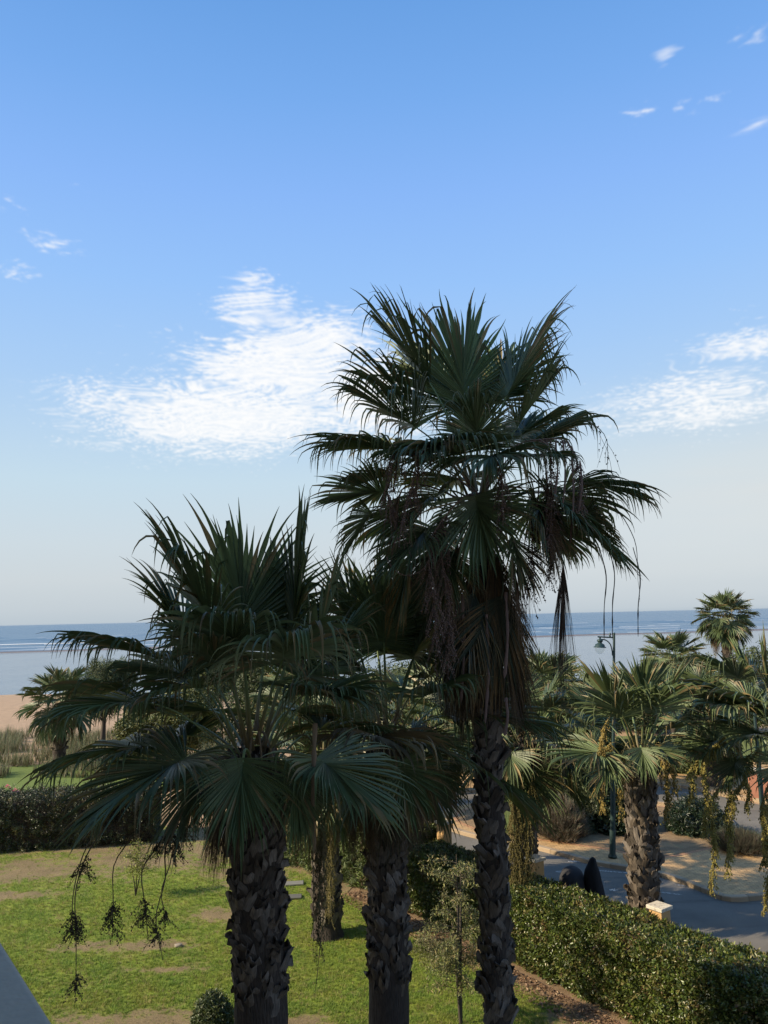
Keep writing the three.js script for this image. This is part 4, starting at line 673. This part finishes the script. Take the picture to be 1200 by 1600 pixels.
const spike = (() => { const b = new Build(), r = rngOf(14); for (let k = 0; k < 7; k++) { const a = r() * 6.283, l = 0.2 + 0.2 * r(), t = V(Math.cos(a) * 0.09, l, Math.sin(a) * 0.09), s = V(-Math.sin(a), 0, Math.cos(a)).multiplyScalar(0.006), c = [1, 1, 1].map(() => 0.8 + 0.4 * r()); b.tri(b.v(s.clone(), c), b.v(s.clone().negate(), c), b.v(t, c)); } return b.done(); })();
const IS = 0.13;
const dkGreen = [[0.022, 0.042, 0.018], [0.03, 0.055, 0.02], [0.018, 0.032, 0.015]];
shrub('grey_shrub', onLevel(877, 1308, IS), 0.72, 1.15, 2600, spike, [[0.17, 0.15, 0.095], [0.13, 0.12, 0.075], [0.20, 0.17, 0.11], [0.10, 0.085, 0.055]], 51, 'dry grey green rounded shrub on the planted island left of the lamp post', softLeaf, { upright: true, fill: 0.4, group: null });
shrub('oleander_bush', onLevel(905, 1290, IS), 1.1, 1.9, 4200, longLeaf, [[0.075, 0.09, 0.03], [0.10, 0.11, 0.04], [0.06, 0.075, 0.028]], 52, 'feathery olive green bush behind the dry grey shrub', softLeaf, { lump: 0.5 });
shrub('oleander_bush', onLevel(858, 1286, IS), 1.0, 1.7, 3200, longLeaf, [[0.10, 0.11, 0.04], [0.13, 0.13, 0.055], [0.08, 0.09, 0.035]], 53, 'pale feathery bush on the island next to the half hidden street palm', softLeaf, { lump: 0.5 });
shrub('dark_bush', onLevel(925, 1286, IS), 0.8, 1.5, 2600, smallLeaf, [[0.035, 0.03, 0.02], [0.05, 0.035, 0.028], [0.03, 0.035, 0.018]], 54, 'dark purplish bush with pink flowers behind the lamp post');
shrub('dark_bush', onLevel(962, 1292, IS), 1.05, 1.5, 4200, treeLeaf, dkGreen, 55, 'dense dark green bush between the lamp post and the street palm trunk', glossyLeaf);
shrub('dark_bush', onLevel(1090, 1297, IS), 1.0, 0.95, 4200, longLeaf, dkGreen, 56, 'low spreading dark green bush alone on the straw covered bed', glossyLeaf, { lump: 0.4 });
shrub('low_shrub', onLevel(1158, 1327, IS), 0.7, 0.36, 1500, spike, [[0.05, 0.055, 0.03], [0.07, 0.07, 0.035], [0.10, 0.08, 0.05]], 57, 'flat low dark shrub on the corner of the paved island', softLeaf, { upright: true });
for (const [x, y, l] of [[906, 1241, 'pink flowers on the dark purplish bush'], [893, 1222, 'small pink flowers on the feathery olive bush']]) { const m = meshOf('flower_cluster', flowers, petal, scene); m.position.copy(atDepth(x, y, 28)); tag(m, l, 'flowers', 'pink flowers on the island'); }
shrub('round_shrub', onLevel(332, 1622), 0.40, 0.75, 2600, smallLeaf, [[0.06, 0.085, 0.025], [0.08, 0.10, 0.035], [0.05, 0.07, 0.025]], 58, 'small clipped round shrub at the foot of the broad low palm', glossyLeaf, { lump: 0.05, fill: 0.15 });

/* saplings with thin stems and sparse leaves */
function sapling(at, H, spread, n, geo, colors, seed, label, stems, low = 0.2) {
  const root = thing('sapling', at, label, 'young tree'), r = rngOf(seed), b = new Build(), tips = [];
  for (const [dx, dz, k] of stems) { const e = V(dx, H * k, dz); b.tube([V(0, 0, 0), V(dx * 0.3, H * k * 0.35, dz * 0.3), V(dx * 0.7, H * k * 0.7, dz * 0.7), e], [0.035, 0.028, 0.018, 0.006].map((q) => q * H / 3), [0.055, 0.045, 0.035], 6); tips.push(e); }
  const bt = new Build(), ms = [], cs = [];
  for (let k = 0; k < 70; k++) { const s = tips[k % tips.length], t = lerp(low, 0.95, r()), o = V(s.x * t, s.y * t, s.z * t), a = r() * 6.283, l = spread * (0.4 + 0.8 * r()) * (1.15 - 0.5 * Math.abs(t - 0.55)), e = o.clone().add(V(Math.cos(a) * l, l * (0.5 - 0.5 * r()), Math.sin(a) * l)), mid = o.clone().lerp(e, 0.5).add(V(0, 0.08 * l, 0)); bt.tube([o, mid, e], [0.008, 0.005, 0.002], [0.09, 0.075, 0.05], 4);
    for (let q = 0; q < n / 70; q++) { const u = 0.3 + 0.75 * r(), p = u < 0.5 ? o.clone().lerp(mid, u * 2) : mid.clone().lerp(e, u * 2 - 1); p.add(V((r() - 0.5) * 0.1, (r() - 0.5) * 0.1 - 0.02, (r() - 0.5) * 0.1)); ms.push(put(p, r, 0.6 + 0.7 * r())); cs.push(pick(r, colors, 0.5)); } }
  meshOf('trunk', b.done(), dryMat, root); meshOf('twigs', bt.done(), dryMat, root); copies('crown', geo, softLeaf, ms, root, cs);
}
const sprig = clumpGeo(6, 4, 0.055, 0.02, 0.05, 0.3);
sapling(onLevel(720, 1600), 3.0, 0.62, 1900, sprig, [[0.17, 0.19, 0.055], [0.21, 0.215, 0.07], [0.14, 0.165, 0.05], [0.22, 0.18, 0.075]], 61, 'thin young tree with sparse pale leaves on the lawn before the hedge', [[0.02, 0.03, 1], [0.1, -0.06, 0.92], [-0.1, 0.05, 0.6]], 0.3);
sapling(onLevel(212, 1400), 1.45, 0.38, 420, sprig, [[0.24, 0.28, 0.04], [0.30, 0.32, 0.06]], 62, 'little bright green sapling behind the hanging fruit stalks', [[0.05, 0, 1], [-0.2, 0.05, 0.9], [0.25, -0.05, 0.8]], 0.45);
shrub('ground_sprig', onLevel(672, 1488), 0.55, 0.35, 320, sprig, [[0.20, 0.19, 0.08], [0.16, 0.16, 0.06]], 63, 'low pale leafy sprig on the lawn by the middle palm trunk', softLeaf, { fill: 0.5, stems: 8 });

/* trees further off */
function tree(at, H, R, blobs, n, geo, colors, seed, label, o = {}) {
  const root = thing(o.name ?? 'broadleaf_tree', at, label, 'tree', o.group), r = rngOf(seed), b = new Build(), ms = [], cs = [], heads = [];
  for (let k = 0; k < blobs; k++) { const a = k * 2.4 + r(), q = Math.sqrt((k + 0.3) / blobs), y = lerp(o.low ?? 0.45, 0.88, r()) - 0.12 * q; heads.push([V(Math.cos(a) * R * q * 0.75, H * y, Math.sin(a) * R * q * 0.75), R * (0.34 + 0.25 * r())]); }
  b.tube([V(0, 0, 0), V(0.05, H * 0.25, 0), V(0.1, H * 0.55, 0.05)], [0.16, 0.12, 0.07].map((x) => x * (H / 5)), [0.07, 0.055, 0.042], 7);
  for (const [h] of heads) b.tube([V(0.06, H * 0.28, 0.01), h.clone().multiplyScalar(0.55).add(V(0, H * 0.12, 0)), h], [0.05, 0.03, 0.01].map((x) => x * (H / 5)), [0.07, 0.055, 0.042], 5);
  meshOf('trunk', b.done(), dryMat, root);
  for (let k = 0; k < n; k++) { const [h, s] = heads[Math.floor(r() * heads.length)], d = V(r() - 0.5, (r() - 0.5) * 0.8, r() - 0.5).normalize(), q = s * (0.35 + 0.65 * Math.pow(r(), 0.5)) * (1 + 0.3 * noise3(d.x * 3 + h.x, d.y * 3, d.z * 3)); ms.push(put(h.clone().addScaledVector(d, q), r, (o.leaf ?? 1) * (0.7 + 0.7 * r()))); cs.push(pick(r, colors, 0.45)); }
  copies('crown', geo, softLeaf, ms, root, cs);
}
const yel = [[0.12, 0.14, 0.03], [0.09, 0.12, 0.028], [0.15, 0.16, 0.04]], mid = [[0.06, 0.09, 0.022], [0.08, 0.11, 0.028], [0.05, 0.075, 0.02]], pine = [[0.06, 0.085, 0.025], [0.08, 0.11, 0.03], [0.10, 0.12, 0.04]];
const gTrees = 'trees between the garden and the beach';
const spot = (x, y, D) => { const p = atDepth(x, y, D); return V(p.x, -0.03, p.z); };
tree(spot(160, 1160, 48), 5.7, 1.9, 8, 2600, needle, pine, 71, 'dark pine with tufted top before the calm water', { group: gTrees, leaf: 2.2, name: 'pine_tree' });
tree(spot(262, 1160, 37), 5.0, 2.3, 8, 3800, treeLeaf, yel, 72, 'yellow green tree behind the left fronds of the broad low palm', { group: gTrees });
tree(spot(420, 1160, 41), 5.6, 2.6, 9, 4000, treeLeaf, mid, 73, 'green tree behind the top fronds of the broad low palm', { group: gTrees });
tree(spot(555, 1160, 39), 5.0, 2.4, 8, 3800, treeLeaf, yel, 74, 'yellow green tree behind the middle palm', { group: gTrees });
tree(spot(640, 1160, 44), 5.4, 2.6, 8, 3800, treeLeaf, mid, 75, 'green tree seen under the fruit of the tall palm', { group: gTrees });
tree(spot(330, 1160, 50), 5.2, 2.3, 8, 3000, needle, pine, 76, 'pine among the trees behind the broad low palm', { group: gTrees, leaf: 2.2, name: 'pine_tree' });
tree(spot(1010, 1150, 50), 4.4, 2.5, 8, 3600, treeLeaf, mid, 77, 'rounded green tree on the far lawn behind the street palm crown', { group: gTrees, low: 0.25 });
tree(spot(930, 1150, 44), 3.9, 2.4, 8, 3600, treeLeaf, yel, 78, 'yellow green bushy tree beyond the far pavement behind the lamp post', { group: gTrees, low: 0.25 });
tree(spot(1180, 1120, 47), 4.8, 2.6, 9, 3800, treeLeaf, mid, 79, 'green tree below the tall far palm', { group: gTrees, low: 0.25 });
tree(spot(780, 1150, 40), 4.4, 2.4, 8, 3600, treeLeaf, mid, 80, 'green tree beyond the far pavement behind the tall palm trunk', { group: gTrees, low: 0.25 });
tree(spot(1090, 1140, 58), 4.6, 2.6, 8, 3200, treeLeaf, yel, 81, 'pale green tree far behind the low bushy palm', { group: gTrees, low: 0.25 });
tree(spot(868, 1150, 52), 4.8, 2.6, 8, 3200, treeLeaf, mid, 82, 'green tree in front of the water left of the lamp post', { group: gTrees, low: 0.25 });

/* clipped hedges on the far side of the road */
{
  const far = [[0.07, 0.10, 0.022], [0.10, 0.13, 0.03], [0.13, 0.14, 0.045]];
  hedge('roadside_hedge', onLevel(840, 1204).add(V(0, 0, -0.8)), onLevel(1000, 1205).add(V(0, 0, -0.8)), 1.1, 1.3, 7000, treeLeaf, far, 46, 'low hedge along the far pavement behind the street palm crown', 'hedges along the far pavement', softLeaf, 0.2);
  hedge('roadside_hedge', onLevel(1005, 1206).add(V(0, 0, -0.8)), onLevel(1165, 1222).add(V(0, 0, -0.8)), 1.3, 1.4, 8000, treeLeaf, far, 47, 'hedge along the far pavement ending at the terracotta wall', 'hedges along the far pavement', softLeaf, 0.2);
  hedge('roadside_hedge', onLevel(520, 1196).add(V(0, 0, -0.8)), onLevel(690, 1198).add(V(0, 0, -0.8)), 1.1, 1.3, 6000, treeLeaf, far, 48, 'low hedge along the far pavement behind the middle palm', 'hedges along the far pavement', softLeaf, 0.2);
}
/* far lawns and dune grass */
structure('park_lawn', sheet([onLevel(-90, 1250), onLevel(330, 1226), onLevel(330, 1188), onLevel(120, 1190), onLevel(-90, 1206)], 0.0), mat('#ffffff', 0.95, { map: texture(256, (u, v) => { const k = 1 + 0.3 * tile((x, y) => fbm2(x * 8, y * 8, 4), u, v) + 0.4 * tile((x, y) => noise2(x * 60, y * 60), u, v); return [0.10 * k, 0.145 * k, 0.022 * k]; }, true) }));
structure('park_lawn', sheet([onLevel(850, 1198), onLevel(1010, 1203), onLevel(1180, 1215), onLevel(1260, 1215), onLevel(1260, 1150), onLevel(850, 1150)], 0.0), mat(rgb(0.14, 0.17, 0.045), 0.95, { bumpMap: rep(grainBump, 1), bumpScale: 0.05 }));
{
  const r = rngOf(66), ms = [], cs = [], g = new THREE.Group(); g.name = 'dune_grass'; scene.add(g); tag(g, 'tall dry dune grass between the beach and the garden', 'grass', null, 'stuff');
  for (let k = 0; k < 9000; k++) { const x = -60 + 420 * r(), y = lerp(1150, 1218, r()), p = onLevel(x, y, -0.05); if (fbm2(p.x * 0.25, p.z * 0.25, 3) < -0.12) continue; const s = 1.0 + 1.4 * r(); ms.push(new THREE.Matrix4().compose(p, new THREE.Quaternion().setFromEuler(new THREE.Euler((r() - 0.5) * 0.5, r() * 6.28, (r() - 0.5) * 0.5)), V(s, s * 1.2, s))); cs.push(pick(r, [[0.20, 0.19, 0.09], [0.14, 0.15, 0.06], [0.25, 0.22, 0.12], [0.10, 0.12, 0.045]], 0.4)); }
  copies('grass_tuft', spike, softLeaf, ms, g, cs);
}
/* dry leaves under the hedge */
{
  const r = rngOf(67), ms = [], cs = [], g = new THREE.Group(); g.name = 'leaf_litter'; scene.add(g); tag(g, 'brown fallen leaves on the soil at the foot of the hedge', 'fallen leaves', null, 'stuff');
  const b = new Build(), c = [1, 1, 1], i = [V(0, 0, -0.03), V(0.014, 0.008, 0), V(0, 0, 0.03), V(-0.014, 0.01, 0)].map((p) => b.v(p, c)); b.tri(i[0], i[2], i[1]); b.tri(i[0], i[3], i[2]);
  for (let k = 0; k < 5200; k++) { const p = alongHedge(-6 + 13 * r(), -0.15 - 0.75 * Math.pow(r(), 1.4), 0.012 + 0.01 * r()), s = 0.7 + r(); ms.push(new THREE.Matrix4().compose(p, new THREE.Quaternion().setFromEuler(new THREE.Euler((r() - 0.5) * 0.9, r() * 6.28, (r() - 0.5) * 0.9)), V(s, s, s))); cs.push(pick(r, [[0.30, 0.17, 0.08], [0.22, 0.13, 0.07], [0.36, 0.24, 0.13], [0.16, 0.09, 0.05]], 0.4)); }
  copies('fallen_leaf', b.done(), softLeaf, ms, g, cs);
}

/* ====================================================== built things ====================================================== */
const ochre = mat('#ffffff', 0.9, { map: texture(256, (u, v) => { const k = 1 + 0.16 * tile((x, y) => fbm2(x * 5, y * 5, 5), u, v) + 0.06 * tile((x, y) => noise2(x * 70, y * 70), u, v); return [0.46 * k, 0.29 * k, 0.13 * k]; }, true) });
const capStone = mat('#ffffff', 0.9, { map: texture(256, (u, v) => { const n = tile((x, y) => fbm2(x * 7, y * 7, 5), u, v), k = 1 - 0.35 * smooth(n, 0.1, 0.5); return [0.60 * k, 0.54 * k, 0.44 * k]; }, true), bumpMap: rep(grainBump, 0.3), bumpScale: 0.01 });
function boxUV(g, s = 1) { const p = g.attributes.position, n = g.attributes.normal, uv = []; for (let i = 0; i < p.count; i++) uv.push((Math.abs(n.getX(i)) > 0.6 ? p.getZ(i) : p.getX(i)) * s, (Math.abs(n.getY(i)) > 0.6 ? p.getZ(i) : p.getY(i)) * s); g.setAttribute('uv', new THREE.Float32BufferAttribute(uv, 2)); return g; }
/* capped gate pillars of the garden wall, with the low wall between them in the hedge */
[[1040, 'nearest the broad street palm trunk and the dark kerb', 1.70], [842, 'beside the half hidden street palm and the two people', 1.84], [697, 'at the head of the paved island', 2.0]].forEach(([x, where, h]) => {
  const at = streetSpot(x, 1.36), t = thing('garden_pillar', at, 'ochre plastered pillar with a pale stone cap ' + where, 'pillar', 'capped pillars along the hedge'); t.rotation.y = Math.atan2(-HD.z, HD.x);
  meshOf('shaft', boxUV(new RoundedBoxGeometry(0.29, h - 0.07, 0.29, 2, 0.012)), ochre, t).position.y = (h - 0.07) / 2;
  meshOf('cap', boxUV(new RoundedBoxGeometry(0.37, 0.07, 0.37, 2, 0.014)), capStone, t).position.y = h - 0.033;
});
/* terracotta wall at the far pavement */
{
  const a = onLevel(1172, 1246, 0.12), t = thing('boundary_wall', V(a.x, 0, a.z), 'terracotta plastered garden wall beyond the road behind the second lamp post', 'wall');
  const w = mat('#ffffff', 0.9, { map: texture(256, (u, v) => { const k = 1 + 0.2 * tile((x, y) => fbm2(x * 5 + 9, y * 5, 5), u, v); return [0.46 * k, 0.20 * k, 0.12 * k]; }, true) });
  const m = meshOf('wall_panel', boxUV(new RoundedBoxGeometry(9, 1.15, 0.2, 1, 0.01), 0.5), w, t); m.position.set(4.5, 0.58, 0); const c = meshOf('coping', boxUV(new RoundedBoxGeometry(9.04, 0.07, 0.28, 1, 0.012)), capStone, t); c.position.set(4.5, 1.185, 0); t.rotation.y = -0.25;
}
/* lamp posts */
const lampGreen = mat(rgb(0.018, 0.042, 0.040), 0.5, { metalness: 0.1 });
const lampGlass = new THREE.MeshPhysicalMaterial({ color: rgb(0.95, 0.96, 0.95), roughness: 0.12, transmission: 1, thickness: 0 });
function lampPost(at, H, turn, label, lean = 0) {
  const t = thing('street_lamp', at, label, 'street lamp', 'green street lamps'); t.rotation.set(0, turn, lean, 'ZYX');
  const prof = [[0.0, 0], [0.13, 0], [0.13, 0.06], [0.095, 0.1], [0.09, 0.75], [0.10, 0.78], [0.078, 0.84], [0.070, 2.9], [0.076, 2.93], [0.050, 3.0], [0.042, H - 1.0], [0.036, H - 0.02], [0.0, H]].map(([r, y]) => new THREE.Vector2(r, y));
  meshOf('post', new THREE.LatheGeometry(prof, 18), lampGreen, t);
  const tubeG = (pts, r) => new THREE.TubeGeometry(new THREE.CatmullRomCurve3(pts), 18, r, 8);
  meshOf('arm', tubeG([V(0, H - 0.16, 0), V(-0.25, H - 0.16, 0), V(-0.52, H - 0.16, 0)], 0.022), lampGreen, t);
  meshOf('brace', tubeG([V(-0.43, H - 0.235, 0), V(-0.27, H - 0.25, 0), V(-0.13, H - 0.36, 0), V(-0.06, H - 0.58, 0), V(-0.05, H - 0.72, 0)], 0.018), lampGreen, t);
  meshOf('finial', new THREE.LatheGeometry([[0, 0], [0.03, 0], [0.022, 0.05], [0.035, 0.08], [0.0, 0.14]].map(([r, y]) => new THREE.Vector2(r, y)), 10), lampGreen, t).position.set(-0.13, H - 0.14, 0);
  const head = meshOf('lantern', new THREE.LatheGeometry([[0.0, -0.04], [0.03, -0.05], [0.03, -0.1], [0.085, -0.115], [0.095, -0.16], [0.06, -0.20], [0.07, -0.225], [0.14, -0.26], [0.155, -0.32], [0.20, -0.35], [0.195, -0.362], [0.13, -0.35]].map(([r, y]) => new THREE.Vector2(r, y)), 20), lampGreen, t); head.position.set(-0.45, H - 0.13, 0);
  meshOf('glass_bowl', new THREE.LatheGeometry([[0.15, -0.35], [0.145, -0.42], [0.11, -0.50], [0.05, -0.55], [0, -0.56]].map(([r, y]) => new THREE.Vector2(r, y)), 20), lampGlass, head);
}
lampPost(onLevel(957, 1340, 0.12), 6.75, 0.05, 'green street lamp with a single bell lantern on the edge of the paved island', -0.07);
lampPost(onLevel(1196, 1318, 0.12), 5.0, Math.PI, 'second green street lamp post behind the golden flower stalks at the frame edge');

/* two people in long dark veils beyond the hedge, seen from behind */
function veil(rings, folds, seed) {      // rings: [x, y, z, rx, rz, fold]
  const m = 40, pos = [], idx = [], cv = rings.length;
  rings.forEach(([x, y, z, rx, rz, f], k) => { for (let s = 0; s < m; s++) { const a = s / m * 6.2832, w = 1 + f * (0.6 * Math.cos(a * folds + seed + y * 0.8) + 0.4 * Math.sin(a * (folds * 1.7 | 0) + seed * 2 - y) + 0.3 * noise2(Math.cos(a) * 2 + seed, Math.sin(a) * 2 + y)); pos.push(x + Math.cos(a) * rx * w, y, z + Math.sin(a) * rz * w); } });
  for (let k = 0; k < cv - 1; k++) for (let s = 0; s < m; s++) { const a = k * m + s, b = k * m + (s + 1) % m; idx.push(a, a + m, b, b, a + m, b + m); }
  const last = (cv - 1) * m; pos.push(rings[cv - 1][0], rings[cv - 1][1] + 0.012, rings[cv - 1][2]); for (let s = 0; s < m; s++) idx.push(last + s, cv * m, last + (s + 1) % m);
  const g = new THREE.BufferGeometry(); g.setAttribute('position', new THREE.Float32BufferAttribute(pos, 3)); g.setIndex(idx); g.computeVertexNormals(); return g;
}
const spline = (keys, n) => { const cv = [0, 1, 2, 3, 4, 5]; const out = []; for (let i = 0; i <= n; i++) { const u = i / n * (keys.length - 1), k = Math.min(Math.floor(u), keys.length - 2), t = u - k; out.push(cv.map((c) => { const p0 = keys[Math.max(k - 1, 0)][c], p1 = keys[k][c], p2 = keys[k + 1][c], p3 = keys[Math.min(k + 2, keys.length - 1)][c]; return 0.5 * (2 * p1 + (p2 - p0) * t + (2 * p0 - 5 * p1 + 4 * p2 - p3) * t * t + (3 * p1 - p0 - 3 * p2 + p3) * t * t * t); })); } return out; };
const black = mat(rgb(0.010, 0.011, 0.014), 0.9), charcoal = mat(rgb(0.032, 0.032, 0.036), 0.9), skinTone = mat(rgb(0.36, 0.22, 0.15), 0.6), paleCloth = mat(rgb(0.30, 0.27, 0.25), 0.9);
{
  const at = onLevel(931, 1438), p = thing('person', at, 'person in a long black hooded veil walking on the road behind the hedge', 'person', 'people in dark veils behind the hedge'); p.rotation.y = 0.1; p.scale.setScalar(0.87);
  meshOf('robe', veil(spline([[0.06, 0.02, 0, 0.34, 0.30, 0.10], [0.05, 0.35, 0, 0.30, 0.27, 0.08], [0.02, 0.75, 0, 0.265, 0.24, 0.06], [-0.02, 1.10, 0, 0.245, 0.21, 0.035], [-0.03, 1.32, 0, 0.215, 0.18, 0.02], [-0.01, 1.46, -0.02, 0.150, 0.150, 0.01], [0.015, 1.56, -0.04, 0.108, 0.125, 0.01], [0.03, 1.64, -0.05, 0.075, 0.095, 0], [0.035, 1.68, -0.05, 0.025, 0.035, 0]], 34), 7, 1.3), black, p);
  meshOf('face', new THREE.SphereGeometry(0.085, 16, 12).scale(0.85, 1.1, 0.8), skinTone, p).position.set(0.02, 1.53, -0.105);
  for (const s of [-1, 1]) meshOf('shoe', new RoundedBoxGeometry(0.09, 0.07, 0.25, 2, 0.03), black, p).position.set(s * 0.1 + 0.06, 0.036, -0.1 * s - 0.05);
}
{
  const at = onLevel(897, 1436), p = thing('person', at, 'person wrapped in a dark grey veil bending forward beside the hedge', 'person', 'people in dark veils behind the hedge'); p.rotation.y = -0.25; p.scale.setScalar(0.88);
  meshOf('robe', veil(spline([[0, 0.02, 0, 0.36, 0.34, 0.08], [0, 0.4, 0, 0.35, 0.36, 0.07], [0, 0.75, -0.05, 0.385, 0.40, 0.06], [0, 1.0, -0.1, 0.36, 0.40, 0.05], [0, 1.16, -0.15, 0.31, 0.36, 0.03], [0, 1.26, -0.2, 0.235, 0.27, 0.015], [0.0, 1.32, -0.24, 0.10, 0.15, 0], [0, 1.335, -0.25, 0.03, 0.04, 0]], 34), 9, 0.4), charcoal, p);
  meshOf('face', new THREE.SphereGeometry(0.085, 16, 12).scale(0.85, 1.1, 0.8), skinTone, p).position.set(0.02, 1.10, -0.50);
  for (const s of [-1, 1]) meshOf('shoe', new RoundedBoxGeometry(0.09, 0.07, 0.25, 2, 0.03), black, p).position.set(s * 0.11, 0.036, -0.05);
}
{
  const at = onLevel(908, 1428).add(V(0.05, 0, 0.1)), g = new THREE.SphereGeometry(0.27, 24, 18), q = g.attributes.position; for (let i = 0; i < q.count; i++) { const x = q.getX(i), y = q.getY(i), z = q.getZ(i), k = 1 + 0.15 * noise3(x * 5, y * 5, z * 5); q.setXYZ(i, x * k * 0.9, Math.max(y * 1.6, -0.42) * k + 0.4, z * k * 0.8); } g.computeVertexNormals();
  const m = meshOf('cloth_bundle', g, paleCloth, scene); m.position.copy(at); tag(m, 'pale grey cloth bundle standing between the two people in dark veils', 'bundle');
}
/* small things on the lawn */
{
  const g = new THREE.IcosahedronGeometry(0.075, 3), q = g.attributes.position; for (let i = 0; i < q.count; i++) { const k = 1 + 0.25 * noise3(q.getX(i) * 9, q.getY(i) * 9, q.getZ(i) * 9); q.setXYZ(i, q.getX(i) * k * 1.3, q.getY(i) * k * 0.55, q.getZ(i) * k); } g.computeVertexNormals(); const m = meshOf('stone', g, mat(rgb(0.26, 0.22, 0.17), 0.9), scene); m.position.copy(onLevel(279, 1479)).setY(0.025); tag(m, 'small pale stone lying on the lawn', 'stone');
  for (const [x, y, w, l] of [[460, 1382, 0.52, 'larger grey stepping slab in the grass behind the broad palm trunk'], [461, 1403, 0.36, 'smaller dark stepping slab in the grass behind the broad palm trunk']]) { const s = meshOf('stepping_slab', boxUV(new RoundedBoxGeometry(w, 0.05, 0.3, 2, 0.012)), mat(w > 0.5 ? rgb(0.17, 0.17, 0.155) : rgb(0.10, 0.10, 0.09), 0.9), scene); s.position.copy(onLevel(x, y)).setY(0.03); s.rotation.y = 0.1; tag(s, l, 'paving slab'); }
}
/* the building with the balcony the picture is taken from; its far end shades the garden palms */
{
  const y1 = 6.9, E1 = onLevel(0, 1470, y1), E2 = onLevel(82, 1600, y1), dir = E1.clone().sub(E2).setY(0).normalize(), out = V(-dir.z, 0, dir.x); if (out.x < 0) out.negate();
  const plaster = mat('#ffffff', 0.9, { map: texture(256, (u, v) => { const k = 1 + 0.10 * tile((x, y) => fbm2(x * 5 + 2, y * 5, 5), u, v) + 0.04 * tile((x, y) => noise2(x * 80, y * 80), u, v); return [0.62 * k, 0.50 * k, 0.36 * k]; }, true) });
  const ledge = mat('#ffffff', 0.75, { map: texture(256, (u, v) => { const k = 1 + 0.14 * tile((x, y) => fbm2(x * 4 + 6, y * 4, 5), u, v) + 0.08 * tile((x, y) => noise2(x * 90, y * 90), u, v); return [0.30 * k, 0.265 * k, 0.205 * k]; }, true), bumpMap: rep(grainBump, 0.3), bumpScale: 0.002 });
  const t = thing('apartment_building', E2.clone().setY(0), 'grey balcony ledge of the plastered apartment building at the frame corner', 'building'); t.rotation.y = Math.atan2(-dir.z, dir.x);   // local x along the facade, local z towards the inside
  const sgn = V(0, 0, 1).applyAxisAngle(UP, t.rotation.y).dot(out) > 0 ? -1 : 1, S = 13.0, B = -14;
  const part = (name, w, h, d, x, y, z, m, parent = t) => { const o = meshOf(name, boxUV(new RoundedBoxGeometry(w, h, d, 2, Math.min(0.02, h / 4)), 0.4), m, parent); o.position.set(x, y, z * sgn); return o; };
  const wall = part('wall', S - B, 23.5, 11, (S + B) / 2, 11.75, 1.6 + 5.5, plaster);
  const pane = new THREE.MeshPhysicalMaterial({ color: rgb(0.03, 0.04, 0.05), roughness: 0.08 });
  part('balcony_parapet', 5.0, 0.9, 0.16, 1.2, 6.45, 0.08, plaster); part('balcony_ledge', 5.06, 0.05, 0.26, 1.2, y1 - 0.022, 0.128, ledge); part('balcony_floor', 5.0, 0.2, 1.55, 1.2, 5.9, 0.86, ledge);
  for (let f = 0; f < 7; f++) for (let k = 0; k < 4; k++) { const x = -9 + k * 6.2, y = 1.6 + f * 2.95; if (f === 2 && Math.abs(x - 1.2) < 3.8) continue; const w = part('window', 1.6, 1.5, 0.08, x, y, 1.58, pane); part('sill', 1.8, 0.07, 0.22, 0, -0.8, -0.08, ledge, w); }
}


renderer.render(scene, camera);
